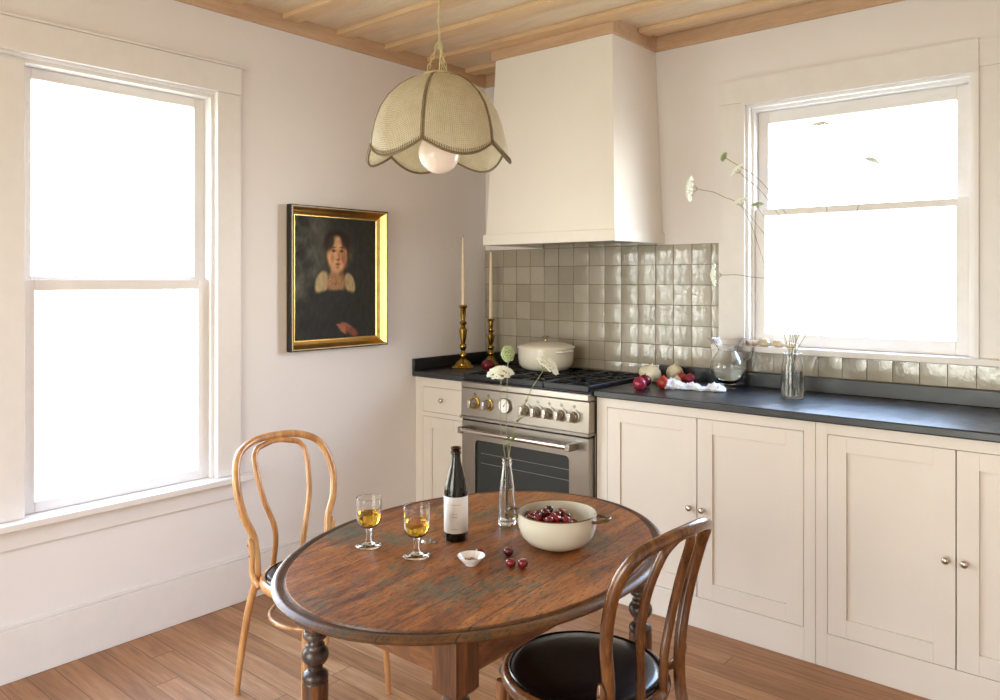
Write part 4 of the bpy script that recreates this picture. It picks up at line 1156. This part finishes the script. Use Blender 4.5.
# ---------------------------------------------------------------- pendant lamp
def cane_mat():
    n = NT('woven_cane'); tc = n.node('ShaderNodeTexCoord'); sep = n.node('ShaderNodeSeparateXYZ'); n.link(tc.outputs['UV'], sep.inputs[0])
    def cell(s): f = n.math('FRACT', s); return n.math('ABSOLUTE', n.math('SUBTRACT', f, .5))
    hole = n.math('MULTIPLY', n.math('GREATER_THAN', cell(sep.outputs['X']), .30), n.math('GREATER_THAN', cell(sep.outputs['Y']), .30))
    v = n.coord(); f = n.noise(v, 30, 3)
    base = n.ramp(f, [(.3, lin((188, 178, 150))), (.7, lin((208, 199, 174)))])
    n.set(Base_Color=n.mix(n.math('MULTIPLY', hole, .5), base, lin((96, 82, 56))), Roughness=.55)
    n.bump(n.math('MAXIMUM', cell(sep.outputs['X']), cell(sep.outputs['Y'])), .5, .002)
    tl = n.node('ShaderNodeBsdfTranslucent'); tl.inputs['Color'].default_value = lin((216, 200, 160))
    mx = n.node('ShaderNodeMixShader'); mx.inputs[0].default_value = .30
    n.link(n.b.outputs[0], mx.inputs[1]); n.link(tl.outputs[0], mx.inputs[2])
    tr = n.node('ShaderNodeBsdfTransparent'); m2 = n.node('ShaderNodeMixShader'); n.link(n.math('MULTIPLY', hole, .55), m2.inputs[0])
    n.link(mx.outputs[0], m2.inputs[1]); n.link(tr.outputs[0], m2.inputs[2]); n.link(m2.outputs[0], n.out.inputs['Surface'])
    return n.m
M_cane = cane_mat(); M_rib = plain('wrapped_rattan', (122, 104, 74), .5, var=.4, scale=300)
M_chain = plain('cream_painted_chain', (196, 186, 140), .4, .2)
def milk():
    n = NT('milk_glass'); n.set(Base_Color=n.ramp(n.noise(n.coord(), 4, 2), [(0, lin((246, 232, 220))), (1, lin((250, 238, 228)))]), Roughness=.12, Subsurface_Weight=.3, Emission_Color=lin((255, 222, 194)), Emission_Strength=.12, Coat_Weight=.4)
    n.b.inputs['Subsurface Radius'].default_value = (.02, .018, .015); return n.m
LT = 2.2; lc = vpt(439, 200, LT); LX, LYY = lc.x, lc.y
lamp = thing('pendant_lamp', 'woven cane pendant lamp with scalloped edge hanging over the table', 'lamp', (LX, LYY, 1.755))
ang0 = math.atan2(-3.494 - LYY, 3.067 - LX) - math.radians(13) * 1  # seam nearest the camera, slightly left
def prof_r(s):     # s 0 top .. 1 rim
    P = [(0, .042, 1.971), (.12, .077, 1.960), (.25, .113, 1.938), (.4, .145, 1.907), (.55, .168, 1.871), (.7, .182, 1.833), (.85, .190, 1.796), (1, .1925, 1.762), (1.3, .193, 1.69)]
    for (a, r0, z0), (b, r1, z1) in zip(P, P[1:]):
        if s <= b:
            f = (s - a) / (b - a); return r0 + (r1 - r0) * f, z0 + (z1 - z0) * f
    return P[-1][1:]
def shade_pt(p_, fu, s):  # panel p_, fu 0..1 across, s down
    A = ang0 + (p_ + fu) * PI / 3
    bulge = math.sin(PI * fu)
    s2 = s * (1 + .16 * bulge)
    r, z = prof_r(min(s2, 1.3)); chord = math.cos(PI / 6) / math.cos((fu - .5) * PI / 3)
    r *= chord * .35 + .65 + .03 * bulge * s
    r += .010 * bulge * max(0, s - .7) / .3
    return Vector((r * math.cos(A), r * math.sin(A), z - 1.755))
NU, NS = 16, 30
for p_ in range(6):
    me = bpy.data.meshes.new('shade_panel'); vs = [shade_pt(p_, i / NU, j / NS) for j in range(NS + 1) for i in range(NU + 1)]
    fs = [[j * (NU + 1) + i, (j + 1) * (NU + 1) + i, (j + 1) * (NU + 1) + i + 1, j * (NU + 1) + i + 1] for j in range(NS) for i in range(NU)]
    me.from_pydata(vs, [], fs); uv = me.uv_layers.new(name='UVMap')
    for pl in me.polygons:
        pl.use_smooth = True
        for li in pl.loop_indices:
            vi = me.loops[li].vertex_index; j, i = divmod(vi, NU + 1); w = prof_r(j / NS)[0]
            uv.data[li].uv = ((i / NU - .5) * w * 1.047 / .0052, j / NS * .29 / .0052)
    me.materials.append(M_cane); o = bpy.data.objects.new('shade_panel', me); COL.objects.link(o); o.parent = lamp
for p_ in range(6):
    # seam ribs with wrapped stitches
    P = [shade_pt(p_, 0, j / NS) * 1.0 for j in range(NS + 1)]
    m = MB(); m.tube(P, .0022, 8)
    A = ang0 + p_ * PI / 3; tv = Vector((-math.sin(A), math.cos(A), 0))
    for sd in (-.022, .022):
        Q = [shade_pt(p_ + (0 if sd > 0 else -1), sd if sd > 0 else 1 + sd, j / NS) * 1.003 for j in range(2, NS + 1)]; m.tube(Q, .0010, 5)
    for j in range(1, NS * 2):
        q = shade_pt(p_, 0, j / NS / 2); nrm = Vector((math.cos(A), math.sin(A), .3)) * .0018
        m.tube([q - tv * .0048 + nrm * .3, q + nrm, q + tv * .0048 + nrm * .3], .0009, 5)
    m.build('rib', M_rib, lamp)
m = MB(); rim = []
for p_ in range(6):
    for i in range(NU): rim.append(shade_pt(p_, i / NU, 1))
m.tube(rim, .0034, 8, closed=True)
for p_ in range(6):
    for i in range(34):
        fu = (i + .5) / 34; q = shade_pt(p_, fu, 1); q2 = shade_pt(p_, fu, .955); d_ = Vector((q.x, q.y, 0)).normalized() * .0028
        m.tube([q2 + d_, q + d_ * 1.5], .0010, 5)
m.build('rim', M_rib, lamp)
MB().lathe([(.030, .2145), (.043, .2145), (.045, .2175), (.043, .2210), (.030, .2210), (.030, .2145)], 32).build('collar', M_chain, lamp)
MB().sphere((0, 0, .0), .058, 36, 24).build('globe_bulb', milk(), lamp)
MB().lathe([(.017, .054), (.020, .060), (.020, .110), (.012, .118), (.004, .12), (.004, .217)], 24).build('socket', M_chain, lamp)
m = MB()
def link_chain(a, b, L_=.019, w=.0038, r=.0011):
    a, b = Vector(a), Vector(b); d = b - a; n_ = max(2, round(d.length / (L_ * .78))); ax = d.normalized(); u = ax.orthogonal().normalized(); v_ = ax.cross(u)
    for i in range(n_):
        c = a + d * (i + .5) / n_; s = u if i % 2 else v_; hl = d.length / n_ * .62
        m.tube([c + ax * (hl * math.cos(q)) + s * (w * math.sin(q)) for q in [2 * PI * k_ / 12 for k_ in range(12)]], r, 6, closed=True)
top = (0, 0, .318)
for q in range(3):
    a = ang0 + q * 2 * PI / 3 + .9; link_chain((.036 * math.cos(a), .036 * math.sin(a), .2210), top)
link_chain(top, (0, 0, CZ - 1.755 - .03))
m.tube([(.0, .0, .120), (.0, .0, .217), (.004, .003, .29), (-.003, .003, .36), (.004, -.002, .46), (-.004, .002, .58), (.004, 0, .70), (0, 0, CZ - 1.755 - .028)], .0018, 6)
m.build('chain', M_chain, lamp)
MB().lathe([(.006, -.034), (.012, -.030), (.045, -.018), (.050, -.006), (.050, 0)], 32, (0, 0, CZ - 1.755 - .0005)).build('ceiling_canopy', M_chain, lamp)

# ---------------------------------------------------------------- light
def world():
    w = bpy.data.worlds.new('daylight'); bpy.context.scene.world = w; w.use_nodes = True
    t = w.node_tree; n = t.nodes; l = t.links; bg = n['Background']
    tc = n.new('ShaderNodeTexCoord'); sep = n.new('ShaderNodeSeparateXYZ'); l.new(tc.outputs['Generated'], sep.inputs[0])
    r = n.new('ShaderNodeValToRGB'); e = r.color_ramp.elements
    e[0].position = .42; e[0].color = (.34, .38, .38, 1); e[1].position = .50; e[1].color = (1.0, .98, .94, 1)
    x = e.new(.60); x.color = (.92, .96, 1.02, 1); x = e.new(.80); x.color = (.50, .74, 1.18, 1)
    mp = n.new('ShaderNodeMath'); mp.operation = 'MULTIPLY_ADD'; mp.inputs[1].default_value = .5; mp.inputs[2].default_value = .5
    l.new(sep.outputs['Z'], mp.inputs[0]); l.new(mp.outputs[0], r.inputs['Fac'])
    # trees outside the left windows
    ns = n.new('ShaderNodeTexNoise'); ns.inputs['Scale'].default_value = 22; ns.inputs['Detail'].default_value = 6; ns.inputs['Roughness'].default_value = .7
    l.new(tc.outputs['Generated'], ns.inputs['Vector'])
    cr_ = n.new('ShaderNodeValToRGB'); q = cr_.color_ramp.elements; q[0].position = .46; q[0].color = (0, 0, 0, 1); q[1].position = .56; q[1].color = (1, 1, 1, 1)
    l.new(ns.outputs['Fac'], cr_.inputs['Fac'])
    side = n.new('ShaderNodeMath'); side.operation = 'LESS_THAN'; l.new(sep.outputs['Y'], side.inputs[0]); side.inputs[1].default_value = 0
    lowz = n.new('ShaderNodeMath'); lowz.operation = 'LESS_THAN'; l.new(sep.outputs['Z'], lowz.inputs[0]); lowz.inputs[1].default_value = .35
    m1 = n.new('ShaderNodeMath'); m1.operation = 'MULTIPLY'; l.new(side.outputs[0], m1.inputs[0]); l.new(lowz.outputs[0], m1.inputs[1])
    m2 = n.new('ShaderNodeMath'); m2.operation = 'MULTIPLY'; l.new(m1.outputs[0], m2.inputs[0]); l.new(cr_.outputs['Color'], m2.inputs[1])
    mx = n.new('ShaderNodeMix'); mx.data_type = 'RGBA'; l.new(m2.outputs[0], mx.inputs[0]); l.new(r.outputs['Color'], mx.inputs[6]); mx.inputs[7].default_value = (.20, .22, .10, 1)
    # hazy glow of the low sun, seen through the back window
    nv = n.new('ShaderNodeVectorMath'); nv.operation = 'DOT_PRODUCT'; l.new(tc.outputs['Generated'], nv.inputs[0])
    nv.inputs[1].default_value = Vector((.72, .62, .36)).normalized()
    mr = n.new('ShaderNodeMapRange'); mr.interpolation_type = 'SMOOTHSTEP'; mr.inputs[1].default_value = .80; mr.inputs[2].default_value = 1.0
    mr.inputs[3].default_value = 1.0; mr.inputs[4].default_value = 1.9; l.new(nv.outputs['Value'], mr.inputs[0])
    st = n.new('ShaderNodeMath'); st.operation = 'MULTIPLY'; st.inputs[1].default_value = 14.0; l.new(mr.outputs[0], st.inputs[0])
    l.new(mx.outputs[2], bg.inputs['Color']); l.new(st.outputs[0], bg.inputs['Strength'])
world()
def portal(name, loc, rot, sx, sy):
    d = bpy.data.lights.new(name, 'AREA'); d.shape = 'RECTANGLE'; d.size = sx; d.size_y = sy; d.energy = 1
    d.cycles.is_portal = True
    o = bpy.data.objects.new(name, d); COL.objects.link(o); o.location = loc; o.rotation_euler = rot
portal('back_window_portal', ((WX0 + WX1) / 2, .125, (WZ0 + WZ1) / 2), (-PI / 2, 0, 0), WX1 - WX0, WZ1 - WZ0)
portal('left_window_portal', (-.125, (LY0 + LY1) / 2, (LZ0 + LZ1) / 2), (0, -PI / 2, 0), LZ1 - LZ0, LY1 - LY0)
portal('front_opening_portal', (1.65, -5.61, 1.08), (PI / 2, 0, 0), 1.9, 2.15)

# ---------------------------------------------------------------- camera
cd = bpy.data.cameras.new('camera'); cam = bpy.data.objects.new('camera', cd); COL.objects.link(cam)
cd.sensor_width = 36; cd.lens = 784 / 1000 * 36; cd.shift_y = -.07; cd.clip_start = .05
cam.location = (3.067, -3.494, 1.3987); cam.rotation_euler = (PI / 2, 0, .702)
sc = bpy.context.scene; sc.camera = cam
sc.view_settings.view_transform = 'Standard'; sc.view_settings.look = 'None'; sc.view_settings.gamma = 1
sc.view_settings.use_curve_mapping = False; sc.view_settings.exposure = 0.17
sc.cycles.use_denoising = True; sc.cycles.max_bounces = 14; sc.cycles.diffuse_bounces = 7; sc.cycles.transmission_bounces = 12; sc.cycles.transparent_max_bounces = 16
sc.cycles.sample_clamp_indirect = 6; sc.cycles.caustics_refractive = False; sc.cycles.blur_glossy = .5
